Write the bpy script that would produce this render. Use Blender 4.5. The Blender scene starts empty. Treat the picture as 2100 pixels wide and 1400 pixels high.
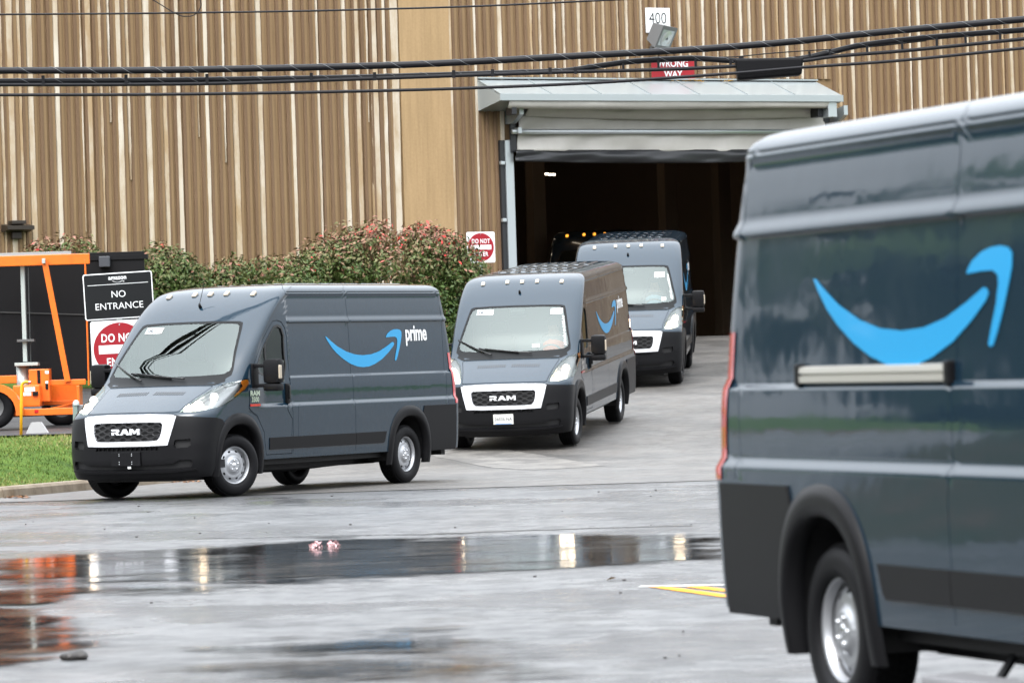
import bpy, bmesh, math, random
import numpy as np
from mathutils import Vector, Matrix, Quaternion
from mathutils.geometry import delaunay_2d_cdt
SC = bpy.context.scene
COL = SC.collection
R = math.radians
# ------------------------------------------------------------------ camera
FPX, ROLL, CAM_H, HOR = 8900.0, 0.031, 1.5, 45.0      # focal length in photo pixels, roll, eye height, horizon offset
cam = bpy.data.cameras.new('camera'); camo = bpy.data.objects.new('camera', cam); COL.objects.link(camo)
cam.sensor_width = 36.0; cam.lens = FPX / 2100 * 36; cam.clip_start = 0.5; cam.clip_end = 1500
camo.matrix_world = Matrix.Translation((0, 0, CAM_H)) @ Matrix.Rotation(R(90) + HOR / FPX, 4, 'X') @ Matrix.Rotation(-ROLL, 4, 'Z')
cam.dof.use_dof = True; cam.dof.focus_distance = 56.0; cam.dof.aperture_fstop = 5.6
SC.camera = camo
# ------------------------------------------------------------------ sky and sun (overcast)
SUN_EL, SUN_AZ = R(52), R(200)
w = bpy.data.worlds.new('World'); SC.world = w; w.use_nodes = True
wn = w.node_tree; wn.nodes.clear()
wo = wn.nodes.new('ShaderNodeOutputWorld'); wb = wn.nodes.new('ShaderNodeBackground')
sk = wn.nodes.new('ShaderNodeTexSky'); sk.sky_type = 'NISHITA'; sk.sun_disc = False
sk.sun_elevation = SUN_EL; sk.sun_rotation = SUN_AZ; sk.dust_density = 6.0; sk.air_density = 1.0; sk.ozone_density = 1.0
hs = wn.nodes.new('ShaderNodeHueSaturation'); hs.inputs['Saturation'].default_value = 0.22
mx = wn.nodes.new('ShaderNodeMixRGB'); mx.inputs[0].default_value = 0.55; mx.inputs[2].default_value = (11.0, 11.6, 12.3, 1)
wn.links.new(sk.outputs[0], hs.inputs['Color']); wn.links.new(hs.outputs[0], mx.inputs[1])
# overcast sky: about three times as bright overhead as at the horizon
tc = wn.nodes.new('ShaderNodeTexCoord'); sx = wn.nodes.new('ShaderNodeSeparateXYZ'); wn.links.new(tc.outputs['Generated'], sx.inputs[0])
mr = wn.nodes.new('ShaderNodeMapRange'); mr.inputs[1].default_value = 0; mr.inputs[2].default_value = 1; mr.inputs[3].default_value = 0.60; mr.inputs[4].default_value = 2.6
wn.links.new(sx.outputs[2], mr.inputs[0])
ml = wn.nodes.new('ShaderNodeMixRGB'); ml.blend_type = 'MULTIPLY'; ml.inputs[0].default_value = 1
wn.links.new(mx.outputs[0], ml.inputs[1]); wn.links.new(mr.outputs[0], ml.inputs[2])
wn.links.new(ml.outputs[0], wb.inputs[0]); wb.inputs[1].default_value = 0.12
wn.links.new(wb.outputs[0], wo.inputs[0])
sl = bpy.data.lights.new('sun', 'SUN'); sl.energy = 0.6; sl.angle = R(25); sl.color = (1.0, 0.97, 0.93)
so = bpy.data.objects.new('sun', sl); COL.objects.link(so)
_sd = Vector((math.sin(SUN_AZ) * math.cos(SUN_EL), math.cos(SUN_AZ) * math.cos(SUN_EL), math.sin(SUN_EL)))
so.rotation_euler = (-_sd).to_track_quat('-Z', 'Y').to_euler()
SC.view_settings.view_transform = 'Standard'; SC.view_settings.look = 'None'
SC.view_settings.gamma = 1.0; SC.view_settings.use_curve_mapping = False
SC.view_settings.exposure = 0.8
SC.render.engine = 'CYCLES'
SC.cycles.max_bounces = 6; SC.cycles.diffuse_bounces = 2; SC.cycles.glossy_bounces = 4; SC.cycles.transparent_max_bounces = 16; SC.cycles.caustics_reflective = False; SC.cycles.caustics_refractive = False
SC.cycles.use_denoising = True; SC.cycles.sample_clamp_indirect = 6.0

# ------------------------------------------------------------------ places
def at(px, py, Y):
    """point of the place seen at photo pixel (px, py), Y metres out"""
    dx, dy = px - 1050, py - 700
    x = dx * math.cos(ROLL) - dy * math.sin(ROLL); y = dy * math.cos(ROLL) + dx * math.sin(ROLL)
    return Vector((x * Y / FPX, Y, CAM_H - (y - HOR) * Y / FPX))
def on(px, py, zf):
    """first point of the surface z = zf(X, Y) along the ray of a photo pixel"""
    Y = 8.0
    while Y < 140:
        p = at(px, py, Y)
        if p.z <= zf(p.x, Y): return p
        Y += 0.02
    return p
def sstep(a, b, x):
    t = np.clip((np.asarray(x, float) - a) / (b - a), 0, 1); return t * t * (3 - 2 * t)
def drive_z(X, Y):
    Y = np.asarray(Y, float)
    t = np.clip(Y - 61.0, 0, 4.2)
    z = 0.068 * t * t / 8.4 + 0.068 * np.clip(Y - 65.2, 0, 100)
    return np.minimum(z, 1.95)
def road_z(X, Y):
    return -.055 * sstep(48, 24, Y) + 0 * np.asarray(X, float)
def edge_x(Y):
    """left edge of the driveway"""
    return np.interp(Y, [52.8, 53.4, 54.0, 55.0, 57.5, 60, 62.5, 66, 72, 100], [-30, -9.2, -7.5, -6.45, -5.6, -4.75, -4.0, -3.1, -2.5, -2.2])
def left_z(Y):
    return np.interp(Y, [50, 53, 54.5, 62, 66, 80, 100], [0.13, 0.13, 0.2, 0.66, 0.72, 1.30, 1.6])
def ground_z(X, Y):
    b = sstep(0.0, 1.6, edge_x(Y) - np.asarray(X, float))
    return drive_z(X, Y) * (1 - b) + np.maximum(left_z(Y), drive_z(X, Y) + 0.1 * b) * b

# ------------------------------------------------------------------ materials
MATS = {}
def mat(name, color=(.5, .5, .5), rough=.5, metal=0.0, spec=.5, coat=0.0, coat_rough=.03, emit=None, estr=0.0, ior=1.5, build=None):
    if name in MATS: return MATS[name]
    m = bpy.data.materials.new(name); m.use_nodes = True; nt = m.node_tree
    b = nt.nodes['Principled BSDF']
    b.inputs['Base Color'].default_value = (*color, 1); b.inputs['Roughness'].default_value = rough
    b.inputs['Metallic'].default_value = metal; b.inputs['Specular IOR Level'].default_value = spec
    b.inputs['Coat Weight'].default_value = coat; b.inputs['Coat Roughness'].default_value = coat_rough
    b.inputs['IOR'].default_value = ior
    if emit: b.inputs['Emission Color'].default_value = (*emit, 1); b.inputs['Emission Strength'].default_value = estr
    if build: build(nt, b)
    MATS[name] = m; return m
def N(nt, t, **kw):
    n = nt.nodes.new('ShaderNode' + t)
    for k, v in kw.items():
        if k.startswith('i_'):
            key = k[2:]; key = int(key) if key.isdigit() else key.replace('_', ' ')
            n.inputs[key].default_value = v
        else: setattr(n, k, v)
    return n
def L(nt, a, b): nt.links.new(a, b)
def noise(nt, co, scale, detail=4, rough=.55, vec=None):
    n = N(nt, 'TexNoise', i_Scale=scale, i_Detail=detail, i_Roughness=rough)
    if co is not None:
        if vec:
            mp = N(nt, 'Mapping'); mp.inputs['Scale'].default_value = vec; L(nt, co, mp.inputs[0]); L(nt, mp.outputs[0], n.inputs['Vector'])
        else: L(nt, co, n.inputs['Vector'])
    return n.outputs['Fac']
def ramp(nt, fac, stops):
    r = N(nt, 'ValToRGB'); e = r.color_ramp.elements
    while len(e) < len(stops): e.new(0.5)
    for k, (p, c) in zip(e, stops):
        k.position = p; k.color = (*c, 1) if len(c) == 3 else c
    L(nt, fac, r.inputs[0]); return r.outputs[0]
def maprange(nt, v, a, b, c, d):
    r = N(nt, 'MapRange', i_1=a, i_2=b, i_3=c, i_4=d); L(nt, v, r.inputs[0]); return r.outputs[0]
def bump(nt, b, h, strength, dist=0.01):
    n = N(nt, 'Bump', i_Strength=strength, i_Distance=dist); L(nt, h, n.inputs['Height']); L(nt, n.outputs[0], b.inputs['Normal']); return n
def mixc(nt, f, a, b, typ='MIX'):
    m = N(nt, 'MixRGB', blend_type=typ)
    for i, v in enumerate((f, a, b)):
        if isinstance(v, bpy.types.NodeSocket): L(nt, v, m.inputs[i])
        elif i == 0: m.inputs[0].default_value = v
        else: m.inputs[i].default_value = (*v, 1)
    return m.outputs[0]
def math_(nt, op, a, b=0.0):
    m = N(nt, 'Math', operation=op)
    for i, v in enumerate((a, b)):
        if isinstance(v, bpy.types.NodeSocket): L(nt, v, m.inputs[i])
        else: m.inputs[i].default_value = v
    return m.outputs[0]
def gpos(nt): return N(nt, 'NewGeometry').outputs['Position']
def opos(nt): return N(nt, 'TexCoord').outputs['Object']

# ------------------------------------------------------------------ mesh helpers
def obj(name, verts, faces, m, parent=None, smooth=False, normals=None, mats=None, fmat=None):
    me = bpy.data.meshes.new(name)
    me.from_pydata([tuple(v) for v in verts], [], [tuple(f) for f in faces]); me.update()
    for mm in (mats or [m]): me.materials.append(mm)
    if fmat is not None: me.polygons.foreach_set('material_index', np.asarray(fmat, np.int32))
    me.polygons.foreach_set('use_smooth', np.full(len(me.polygons), bool(smooth)))
    if normals is not None: me.normals_split_custom_set_from_vertices([tuple(n) for n in normals])
    o = bpy.data.objects.new(name, me); COL.objects.link(o)
    if parent: o.parent = parent
    return o
def empty(name, loc=(0, 0, 0), rz=0.0):
    o = bpy.data.objects.new(name, None); COL.objects.link(o); o.location = loc; o.rotation_euler = (0, 0, rz); o.empty_display_size = .2
    return o
def tag(o, label, cat, group=None, kind=None):
    o['label'] = label; o['category'] = cat
    if group: o['group'] = group
    if kind: o['kind'] = kind
    return o
def struct(o, kind='structure', label=None):
    o['kind'] = kind
    if label: o['label'] = label
    return o
class MB:
    """collects shapes and links them as one mesh object"""
    def __init__(s): s.v = []; s.f = []; s.m = []; s.k = 0
    def add(s, vs, fs):
        b = len(s.v); s.v += [tuple(v) for v in vs]; s.f += [tuple(i + b for i in f) for f in fs]; s.m += [s.k] * len(fs); return s
    def box(s, c, d, rot=None, bev=0.0):
        hx, hy, hz = d[0] / 2, d[1] / 2, d[2] / 2
        M = rot if rot is not None else Matrix.Identity(3); c = Vector(c)
        if bev <= 0:
            vs = [M @ Vector((x * hx, y * hy, z * hz)) + c for z in (-1, 1) for x, y in ((-1, -1), (1, -1), (1, 1), (-1, 1))]
            return s.add(vs, [(3, 2, 1, 0), (4, 5, 6, 7), (0, 1, 5, 4), (1, 2, 6, 5), (2, 3, 7, 6), (3, 0, 4, 7)])
        bm = bmesh.new(); bmesh.ops.create_cube(bm, size=1)
        for v in bm.verts: v.co = Vector((v.co.x * d[0], v.co.y * d[1], v.co.z * d[2]))
        bmesh.ops.bevel(bm, geom=bm.edges[:], offset=bev, segments=2, profile=.6, affect='EDGES')
        bm.verts.index_update()
        vs = [M @ v.co + c for v in bm.verts]; fs = [[v.index for v in f.verts] for f in bm.faces]; bm.free()
        return s.add(vs, fs)
    def bar(s, p, q, wx, wy, up=(0, 0, 1)):
        p, q = Vector(p), Vector(q); z = (q - p); ln = z.length; z.normalize(); u = Vector(up)
        x = u.cross(z)
        if x.length < 1e-4: x = Vector((1, 0, 0)).cross(z)
        x.normalize(); y = z.cross(x)
        return s.box((p + q) / 2, (wx, wy, ln), Matrix((x, y, z)).transposed())
    def tube(s, pts, r, n=8, caps=True, closed=False):
        pts = [Vector(p) for p in pts]; m = len(pts); rr = r if hasattr(r, '__len__') else [r] * m
        vs = []; ref = None
        for i, p in enumerate(pts):
            t = (pts[(i + 1) % m] - pts[i - 1]) if closed else (pts[min(i + 1, m - 1)] - pts[max(i - 1, 0)])
            t.normalize()
            if ref is None:
                ref = t.orthogonal().normalized()
            ref = (ref - t * ref.dot(t)).normalized(); b = t.cross(ref)
            vs += [p + (ref * math.cos(2 * math.pi * k / n) + b * math.sin(2 * math.pi * k / n)) * rr[i] for k in range(n)]
        fs = []
        for i in range(m if closed else m - 1):
            j = (i + 1) % m
            fs += [(i * n + k, i * n + (k + 1) % n, j * n + (k + 1) % n, j * n + k) for k in range(n)]
        if caps and not closed: fs += [tuple(reversed(range(n))), tuple((m - 1) * n + k for k in range(n))]
        return s.add(vs, fs)
    def lathe(s, prof, n=32, axis='Y', c=(0, 0, 0)):
        """prof: (radius, offset along the axis)"""
        vs = []; c = Vector(c)
        for r, h in prof:
            for k in range(n):
                a = 2 * math.pi * k / n; x, y = r * math.cos(a), r * math.sin(a)
                vs.append(c + (Vector((x, h, y)) if axis == 'Y' else Vector((h, x, y)) if axis == 'X' else Vector((x, y, h))))
        fs = []
        for i in range(len(prof) - 1):
            fs += [(i * n + k, (i + 1) * n + k, (i + 1) * n + (k + 1) % n, i * n + (k + 1) % n) for k in range(n)]
        return s.add(vs, fs)
    def prism(s, poly, f, d):
        """poly: 2D outline; f maps (u, v, depth) to a point; depth from 0 to d"""
        n = len(poly); vs = [f(u, v, 0) for u, v in poly] + [f(u, v, d) for u, v in poly]
        fs = [tuple(range(n)), tuple(reversed(range(n, 2 * n)))] + [(k, k + n, (k + 1) % n + n, (k + 1) % n) for k in range(n)]
        return s.add(vs, fs)
    def fill(s, polys, f):
        """flat outlines (first is outer, rest are holes) triangulated and mapped by f(u, v)"""
        P, T = cdt(polys[:1], polys[1:], []); return s.add([f(u, v) for u, v in P], T)
    def build(s, name, m, parent=None, smooth=False, mats=None, fix=True):
        o = obj(name, s.v, s.f, m, parent, smooth, None, mats, s.m if mats else None)
        if fix:
            bm = bmesh.new(); bm.from_mesh(o.data); bmesh.ops.recalc_face_normals(bm, faces=bm.faces[:]); bm.to_mesh(o.data); bm.free()
        return o
def autosmooth(o, ang=35):
    me = o.data; bm = bmesh.new(); bm.from_mesh(me)
    for f in bm.faces: f.smooth = True
    for e in bm.edges:
        e.smooth = not (len(e.link_faces) != 2 or e.calc_face_angle(0) > R(ang))
    bm.to_mesh(me); bm.free(); return o
def inpoly(P, poly):
    P = np.asarray(P, float); x, y = P[:, 0], P[:, 1]; q = np.asarray(poly, float); r = np.zeros(len(P), bool)
    for (x1, y1), (x2, y2) in zip(q, np.roll(q, -1, 0)):
        if y1 == y2: continue
        c = ((y1 > y) != (y2 > y)) & (x < (x2 - x1) * (y - y1) / (y2 - y1) + x1); r ^= c
    return r
def densify(poly, step):
    out = []; q = np.asarray(poly, float)
    for p0, p1 in zip(q, np.roll(q, -1, 0)):
        n = max(1, int(math.ceil(np.hypot(*(p1 - p0)) / step)))
        for k in range(n): out.append(p0 + (p1 - p0) * k / n)
    return np.array(out)
def cdt(inc, exc, grid, eps=1e-6):
    pts = []; edges = []
    for poly in list(inc) + list(exc):
        b = len(pts); n = len(poly); pts += [tuple(p) for p in poly]; edges += [(b + k, b + (k + 1) % n) for k in range(n)]
    pts += [tuple(p) for p in grid]
    r = delaunay_2d_cdt([Vector(p) for p in pts], edges, [], 0, eps)
    V = np.array([(v.x, v.y) for v in r[0]]); T = np.array([f for f in r[2]])
    c = V[T].mean(1); ok = np.zeros(len(T), bool)
    for p in inc: ok |= inpoly(c, p)
    for p in exc: ok &= ~inpoly(c, p)
    T = T[ok]
    # consistent winding
    a = V[T[:, 1]] - V[T[:, 0]]; b = V[T[:, 2]] - V[T[:, 0]]; cr = a[:, 0] * b[:, 1] - a[:, 1] * b[:, 0]
    T[cr < 0] = T[cr < 0][:, ::-1]
    T = T[np.abs(cr) > 1e-12]
    used = np.unique(T); mp = -np.ones(len(V), int); mp[used] = np.arange(len(used))
    return V[used], mp[T]
def boundary(T):
    cnt = {}
    for t in T:
        for i in range(3):
            e = (t[i], t[(i + 1) % 3]); k = (min(e), max(e)); cnt.setdefault(k, []).append(e)
    return [v[0] for v in cnt.values() if len(v) == 1]
def pchip(xs, ys):
    x = np.array(xs, float); y = np.array(ys, float); h = np.diff(x); d = np.diff(y) / h; m = np.zeros(len(x))
    for i in range(1, len(x) - 1):
        if d[i - 1] * d[i] > 0:
            w1, w2 = 2 * h[i] + h[i - 1], h[i] + 2 * h[i - 1]; m[i] = (w1 + w2) / (w1 / d[i - 1] + w2 / d[i])
    m[0], m[-1] = d[0], d[-1]
    def f(q):
        q = np.clip(np.asarray(q, float), x[0], x[-1]); i = np.clip(np.searchsorted(x, q, side='right') - 1, 0, len(h) - 1)
        t = (q - x[i]) / h[i]
        return (2 * t**3 - 3 * t**2 + 1) * y[i] + (t**3 - 2 * t**2 + t) * h[i] * m[i] + (-2 * t**3 + 3 * t**2) * y[i + 1] + (t**3 - t**2) * h[i] * m[i + 1]
    return f
def text_geo(s, size=1.0, bold=0.0, depth=0.0, align='CENTER', squash=1.0, spacing=1.0):
    """outline of a line of text as (verts, faces) in the xy plane, centred on its height"""
    c = bpy.data.curves.new('text', 'FONT'); c.body = s; c.size = size; c.offset = bold; c.extrude = depth; c.align_x = align
    c.space_character = spacing; c.resolution_u = 3; c.fill_mode = 'FRONT' if depth == 0 else 'BOTH'
    o = bpy.data.objects.new('text', c); COL.objects.link(o)
    dg = bpy.context.evaluated_depsgraph_get(); me = bpy.data.meshes.new_from_object(o.evaluated_get(dg))
    V = [(v.co.x * squash, v.co.y, v.co.z) for v in me.vertices]; Fc = [tuple(p.vertices) for p in me.polygons]
    bpy.data.objects.remove(o); bpy.data.curves.remove(c); bpy.data.meshes.remove(me)
    return V, Fc
def copy_tree(o, parent=None, skip=()):
    c = o.copy(); COL.objects.link(c); c.parent = parent
    for ch in list(o.children):
        if ch.name.split('.')[0] not in skip: copy_tree(ch, c, skip)
    return c
# ------------------------------------------------------------------ setting: materials
def b_wet(base, r0, r1, tint=None, film=(.05, 1.0), lo=.44, hi=.55, sr=.10):
    def f(nt, b):
        p = gpos(nt)
        big = noise(nt, p, .13, 5, .6); mid = noise(nt, p, .9, 5, .6); fine = noise(nt, p, 55, 3, .7); mott = noise(nt, p, 1.1, 12, .82)
        c = ramp(nt, fine, [(.3, tuple(x * .5 for x in base)), (.62, base), (.78, tuple(min(1, x * 2.6) for x in base))])
        if tint: c = mixc(nt, maprange(nt, mid, .42, .62, 0, .7), c, tint)
        L(nt, c, b.inputs['Base Color'])
        pat = noise(nt, p, 4.5, 5, .7); m = math_(nt, 'ADD', math_(nt, 'ADD', math_(nt, 'MULTIPLY', mott, .42), math_(nt, 'MULTIPLY', big, .26)), math_(nt, 'MULTIPLY', pat, .34))
        L(nt, maprange(nt, m, lo, hi, film[0], film[1]), b.inputs['Coat Weight'])
        mixv = math_(nt, 'ADD', math_(nt, 'MULTIPLY', big, .6), math_(nt, 'MULTIPLY', mid, .4))
        L(nt, maprange(nt, mixv, .42, .56, r0, r1), b.inputs['Roughness'])
        sheen = noise(nt, p, .33, 7, .68); L(nt, maprange(nt, sheen, .42, .57, r1, sr), b.inputs['Coat Roughness'])
        grain = noise(nt, p, 14, 8, .8); wav = noise(nt, p, 2.2, 4, .6)
        h = math_(nt, 'ADD', math_(nt, 'ADD', math_(nt, 'MULTIPLY', grain, 1.1), math_(nt, 'MULTIPLY', fine, .6)), math_(nt, 'MULTIPLY', wav, 1.2))
        n = bump(nt, b, h, .75, .010); L(nt, n.outputs[0], b.inputs['Coat Normal'])
    return f
M_ROAD = mat('wet_asphalt', spec=.6, ior=1.5, build=b_wet((.040, .040, .042), .30, .58))
M_DRIVE = mat('driveway_asphalt', spec=.6, ior=1.45, build=b_wet((.080, .075, .070), .42, .62, (.125, .115, .105), (.0, .8), .44, .58, .36))
M_LOT = mat('lot_asphalt', spec=.4, build=b_wet((.035, .035, .036), .5, .7, None, (0, .3), .43, .55, .4))
M_DARKSEAM = mat('tar_joint', (.02, .018, .016), .35)
def b_conc(nt, b):
    p = gpos(nt); n = noise(nt, p, 3, 6, .65); n2 = noise(nt, p, 60, 3)
    c = ramp(nt, n, [(.3, (.14, .10, .06)), (.6, (.27, .22, .16)), (.8, (.33, .29, .23))]); L(nt, c, b.inputs['Base Color']); bump(nt, b, n2, .5, .01)
M_KERB = mat('kerb_concrete', rough=.6, build=b_conc)
def b_lawn(nt, b):
    p = gpos(nt); n = noise(nt, p, 2.2, 6, .7); c = ramp(nt, n, [(.32, (.03, .06, .012)), (.55, (.075, .13, .022)), (.75, (.14, .16, .04))])
    L(nt, c, b.inputs['Base Color']); bump(nt, b, noise(nt, p, 30, 4), .8, .03)
M_LAWN = mat('lawn_soil', rough=.9, spec=.1, build=b_lawn)
def b_grass(nt, b):
    at_ = N(nt, 'Attribute', attribute_name='tone'); c = ramp(nt, at_.outputs['Fac'], [(0, (.045, .08, .014)), (.5, (.10, .155, .026)), (.8, (.19, .20, .05)), (1, (.26, .21, .10))])
    L(nt, c, b.inputs['Base Color'])
M_GRASS = mat('grass_blade', rough=.6, spec=.25, build=b_grass)
def b_paint(col):
    def f(nt, b):
        p = gpos(nt); n = noise(nt, p, 9, 6, .7); c = mixc(nt, maprange(nt, n, .5, .62, 0, .75), col, (.07, .07, .07)); L(nt, c, b.inputs['Base Color'])
    return f
M_YELLOW = mat('yellow_road_paint', rough=.7, spec=.2, build=b_paint((.78, .33, .01)))
M_WHITEP = mat('white_road_paint', rough=.35, build=b_paint((.62, .62, .60)))
def b_worn(nt, b):
    p = gpos(nt); n = noise(nt, p, 2.2, 7, .72); n2 = noise(nt, p, 50, 3)
    f = maprange(nt, math_(nt, 'ADD', n, math_(nt, 'MULTIPLY', n2, .25)), .52, .70, 1, .15)
    c = mixc(nt, f, (.085, .08, .076), (.19, .18, .165)); L(nt, c, b.inputs['Base Color'])
M_WORN = mat('worn_concrete', rough=.5, build=b_worn)
def b_water(nt, b):
    out = [n for n in nt.nodes if n.type == 'OUTPUT_MATERIAL'][0]
    p = gpos(nt); b.inputs['Base Color'].default_value = (.018, .017, .016, 1); L(nt, maprange(nt, noise(nt, p, .8, 6, .7), .42, .62, .03, .16), b.inputs['Roughness'])
    b.inputs['IOR'].default_value = 1.33
    h = noise(nt, p, 5.0, 4, .6); bump(nt, b, h, .12, .012)
    e = N(nt, 'Attribute', attribute_name='edge'); n = noise(nt, p, 1.3, 10, .75, (.6, 1.0, 1.0))
    f = maprange(nt, math_(nt, 'ADD', math_(nt, 'MULTIPLY', e.outputs['Fac'], .84), math_(nt, 'MULTIPLY', math_(nt, 'SUBTRACT', n, .5), 2.6)), .34, .78, 0, 1)
    t = N(nt, 'BsdfTransparent'); ms = N(nt, 'MixShader'); L(nt, f, ms.inputs[0]); L(nt, t.outputs[0], ms.inputs[1]); L(nt, b.outputs[0], ms.inputs[2]); L(nt, ms.outputs[0], out.inputs[0])
M_WATER = mat('puddle_water', build=b_water)

# ------------------------------------------------------------------ setting: ground
def sheet(name, xs, ys, zf, m, dz=0.0):
    X, Y = np.meshgrid(xs, ys); Z = zf(X, Y) + dz; n = len(xs)
    V = np.stack([X, Y, Z], -1).reshape(-1, 3)
    Fs = [(j * n + i, j * n + i + 1, (j + 1) * n + i + 1, (j + 1) * n + i) for j in range(len(ys) - 1) for i in range(n - 1)]
    return struct(obj(name, V, Fs, m, smooth=True))
struct(obj('ground', [(-400, -400, -.2), (400, -400, -.2), (400, 400, -.2), (-400, 400, -.2)], [(0, 1, 2, 3)], M_LAWN))
sheet('road', np.linspace(-90, 90, 61), np.linspace(-30, 52.72, 81), road_z, M_ROAD)
# driveway apron: follows its kerbed left edge
ys = np.concatenate([np.linspace(52.84, 62, 40), np.linspace(62.2, 92, 70)])
V = []; nx = 24
for y in ys:
    xl = float(edge_x(y))
    for k in range(nx): x = xl + (26 - xl) * (k / (nx - 1)) ** 1.3; V.append((x, y, float(drive_z(x, y)) + .004))
Fs = [(j * nx + i, j * nx + i + 1, (j + 1) * nx + i + 1, (j + 1) * nx + i) for j in range(len(ys) - 1) for i in range(nx - 1)]
struct(obj('driveway', V, Fs, M_DRIVE, smooth=True))
struct(MB().box((0, 52.78, -.012), (180, .13, .02)).build('road_joint', M_DARKSEAM))
# lawn bank and parking lot on the left
ys = np.concatenate([np.linspace(53.0, 64, 56), np.linspace(64.4, 92, 60)]); V = []; nx = 30
for y in ys:
    xl = float(edge_x(y))
    for k in range(nx):
        x = xl - .14 - 30 * (k / (nx - 1)) ** 2.2
        b = float(sstep(0, 1.8, xl - x)); z0 = float(drive_z(x, y)) + .12
        V.append((x, y, z0 * (1 - b) + max(float(left_z(y)), z0 + .05 * b) * b))
Fs = [(j * nx + i, j * nx + i + 1, (j + 1) * nx + i + 1, (j + 1) * nx + i) for j in range(len(ys) - 1) for i in range(nx - 1)]
struct(obj('lawn', V, [f[::-1] for f in Fs], M_LAWN, smooth=True))
xs = np.linspace(-30, -5.3, 16); yl = np.linspace(62.2, 79, 14)
sheet('parking_lot', xs, yl, lambda X, Y: left_z(Y) * 1.0, M_LOT, .03)
# kerb along the corner, cast in lengths
kp = []
for y in np.concatenate([np.linspace(53.42, 54, 8), np.linspace(54.1, 57.5, 18), np.linspace(57.7, 72, 50)]):
    kp.append((float(edge_x(y)), float(y)))
kp = [(-30, 53.0), (-24, 53.05), (-18, 53.1), (-13, 53.18), (-10.5, 53.28)] + kp
kp = np.array(kp); seg = np.r_[0, np.cumsum(np.hypot(*np.diff(kp, axis=0).T))]
kroot = None; tot = seg[-1]; s0 = 0
while s0 < tot - .3:
    s1 = min(s0 + 3.0, tot); ss = np.linspace(s0 + .006, s1 - .006, 14)
    X = np.interp(ss, seg, kp[:, 0]); Y = np.interp(ss, seg, kp[:, 1])
    tx, ty = np.gradient(X), np.gradient(Y); ln = np.hypot(tx, ty); nx_, ny_ = ty / ln, -tx / ln
    m_ = MB(); prof = [(.03, -.1), (.0, .10), (-.03, .135), (-.15, .14), (-.16, -.1)]; vs = []
    for x, y, a, b2 in zip(X, Y, nx_, ny_):
        gz = float(drive_z(x, y))
        for o_, h in prof: vs.append((x + a * o_, y + b2 * o_, gz + h))
    n_ = len(prof); fs = [(i * n_ + k, i * n_ + k + 1, (i + 1) * n_ + k + 1, (i + 1) * n_ + k) for i in range(13) for k in range(n_ - 1)]
    fs += [tuple(range(n_)), tuple(13 * n_ + k for k in reversed(range(n_)))]
    m_.add(vs, fs)
    if kroot is None: kroot = struct(m_.build('kerb', M_KERB))
    else: m_.build('kerb_stone', M_KERB, kroot)
    s0 = s1
# grassy bank beside the near end of the road, left of the view
V = []; nr, na = 9, 40
for i in range(nr):
    r_ = i / (nr - 1); h_ = 2.1 * (1 - r_ * r_) ** 1.2
    for k in range(na):
        t = 2 * math.pi * k / na; V.append((-15.5 + 9.3 * r_ * math.cos(t), 26.5 + 6.5 * r_ * math.sin(t), h_ * (1 + .12 * math.sin(3 * t)) - .08))
struct(obj('verge_bank', V, [(i * na + k, i * na + (k + 1) % na, (i + 1) * na + (k + 1) % na, (i + 1) * na + k) for i in range(nr - 1) for k in range(na)][::1], mat('bank_soil', rough=.9, spec=.1, build=lambda nt, b: L(nt, ramp(nt, noise(nt, gpos(nt), .9, 6, .65), [(.35, (.035, .05, .018)), (.55, (.07, .06, .03)), (.7, (.12, .085, .055))]), b.inputs['Base Color'])), smooth=True))
# worn pale patch across the mouth of the driveway, road markings, tar lines
def gsheet(name, px, m, zf, dz, step=.25):
    P = [on(x, y, zf) for x, y in px]; poly = densify([(p.x, p.y) for p in P], step)
    c = poly.mean(0); rnd = np.random.RandomState(len(px)); poly = poly + rnd.normal(0, .02, poly.shape)
    x0, y0 = poly.min(0); x1, y1 = poly.max(0); g = np.array([(a, b) for a in np.arange(x0, x1, .5) for b in np.arange(y0, y1, .5)])
    g = g[inpoly(g, poly)] if len(g) else g
    V, T = cdt([poly], [], g)
    return struct(obj(name, [(a, b, float(zf(a, b)) + dz) for a, b in V], T, m))
gsheet('worn_patch', [(868, 931), (945, 924), (1020, 920), (1140, 938), (1246, 955), (1170, 960), (1098, 964), (1000, 958), (930, 944)], M_WORN, drive_z, .008)
zero = road_z
def strip(name, pts, wid, m, dz):
    vs = []; n = len(pts)
    for i, p in enumerate(pts):
        t = (pts[min(i + 1, n - 1)] - pts[max(i - 1, 0)]); t.normalize(); s_ = Vector((-t.y, t.x, 0)) * wid / 2
        vs += [(p.x + s_.x, p.y + s_.y, dz + float(road_z(0, p.y + s_.y))), (p.x - s_.x, p.y - s_.y, dz + float(road_z(0, p.y - s_.y)))]
    return struct(obj(name, vs, [(2 * i, 2 * i + 1, 2 * i + 3, 2 * i + 2) for i in range(n - 1)], m))
def gline(a, b): 
    p, q = on(*a, zero), on(*b, zero); return [p.lerp(q, k / 40) for k in range(41)]
strip('yellow_line', gline((1345, 1203), (1960, 1286)), .11, M_YELLOW, .005)
strip('yellow_line', gline((1420, 1203), (1960, 1268)), .11, M_YELLOW, .005)
strip('white_line', gline((1310, 1203), (1660, 1196)), .16, M_WHITEP, .0045)
random.seed(4)
def crack(a, b, wid, n=60, amp=.05):
    p, q = on(*a, zero), on(*b, zero); pts = []; o_ = 0
    for k in range(n + 1):
        o_ += random.uniform(-amp, amp); o_ *= .9; v = p.lerp(q, k / n); v.y += o_; pts.append(v)
    return strip('tar_line', pts, wid, M_DARKSEAM, .004)
crack((820, 1096), (1420, 1077), .10); crack((0, 1180 - 150), (460, 1016), .05); crack((400, 1104), (960, 1095), .06)
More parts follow.
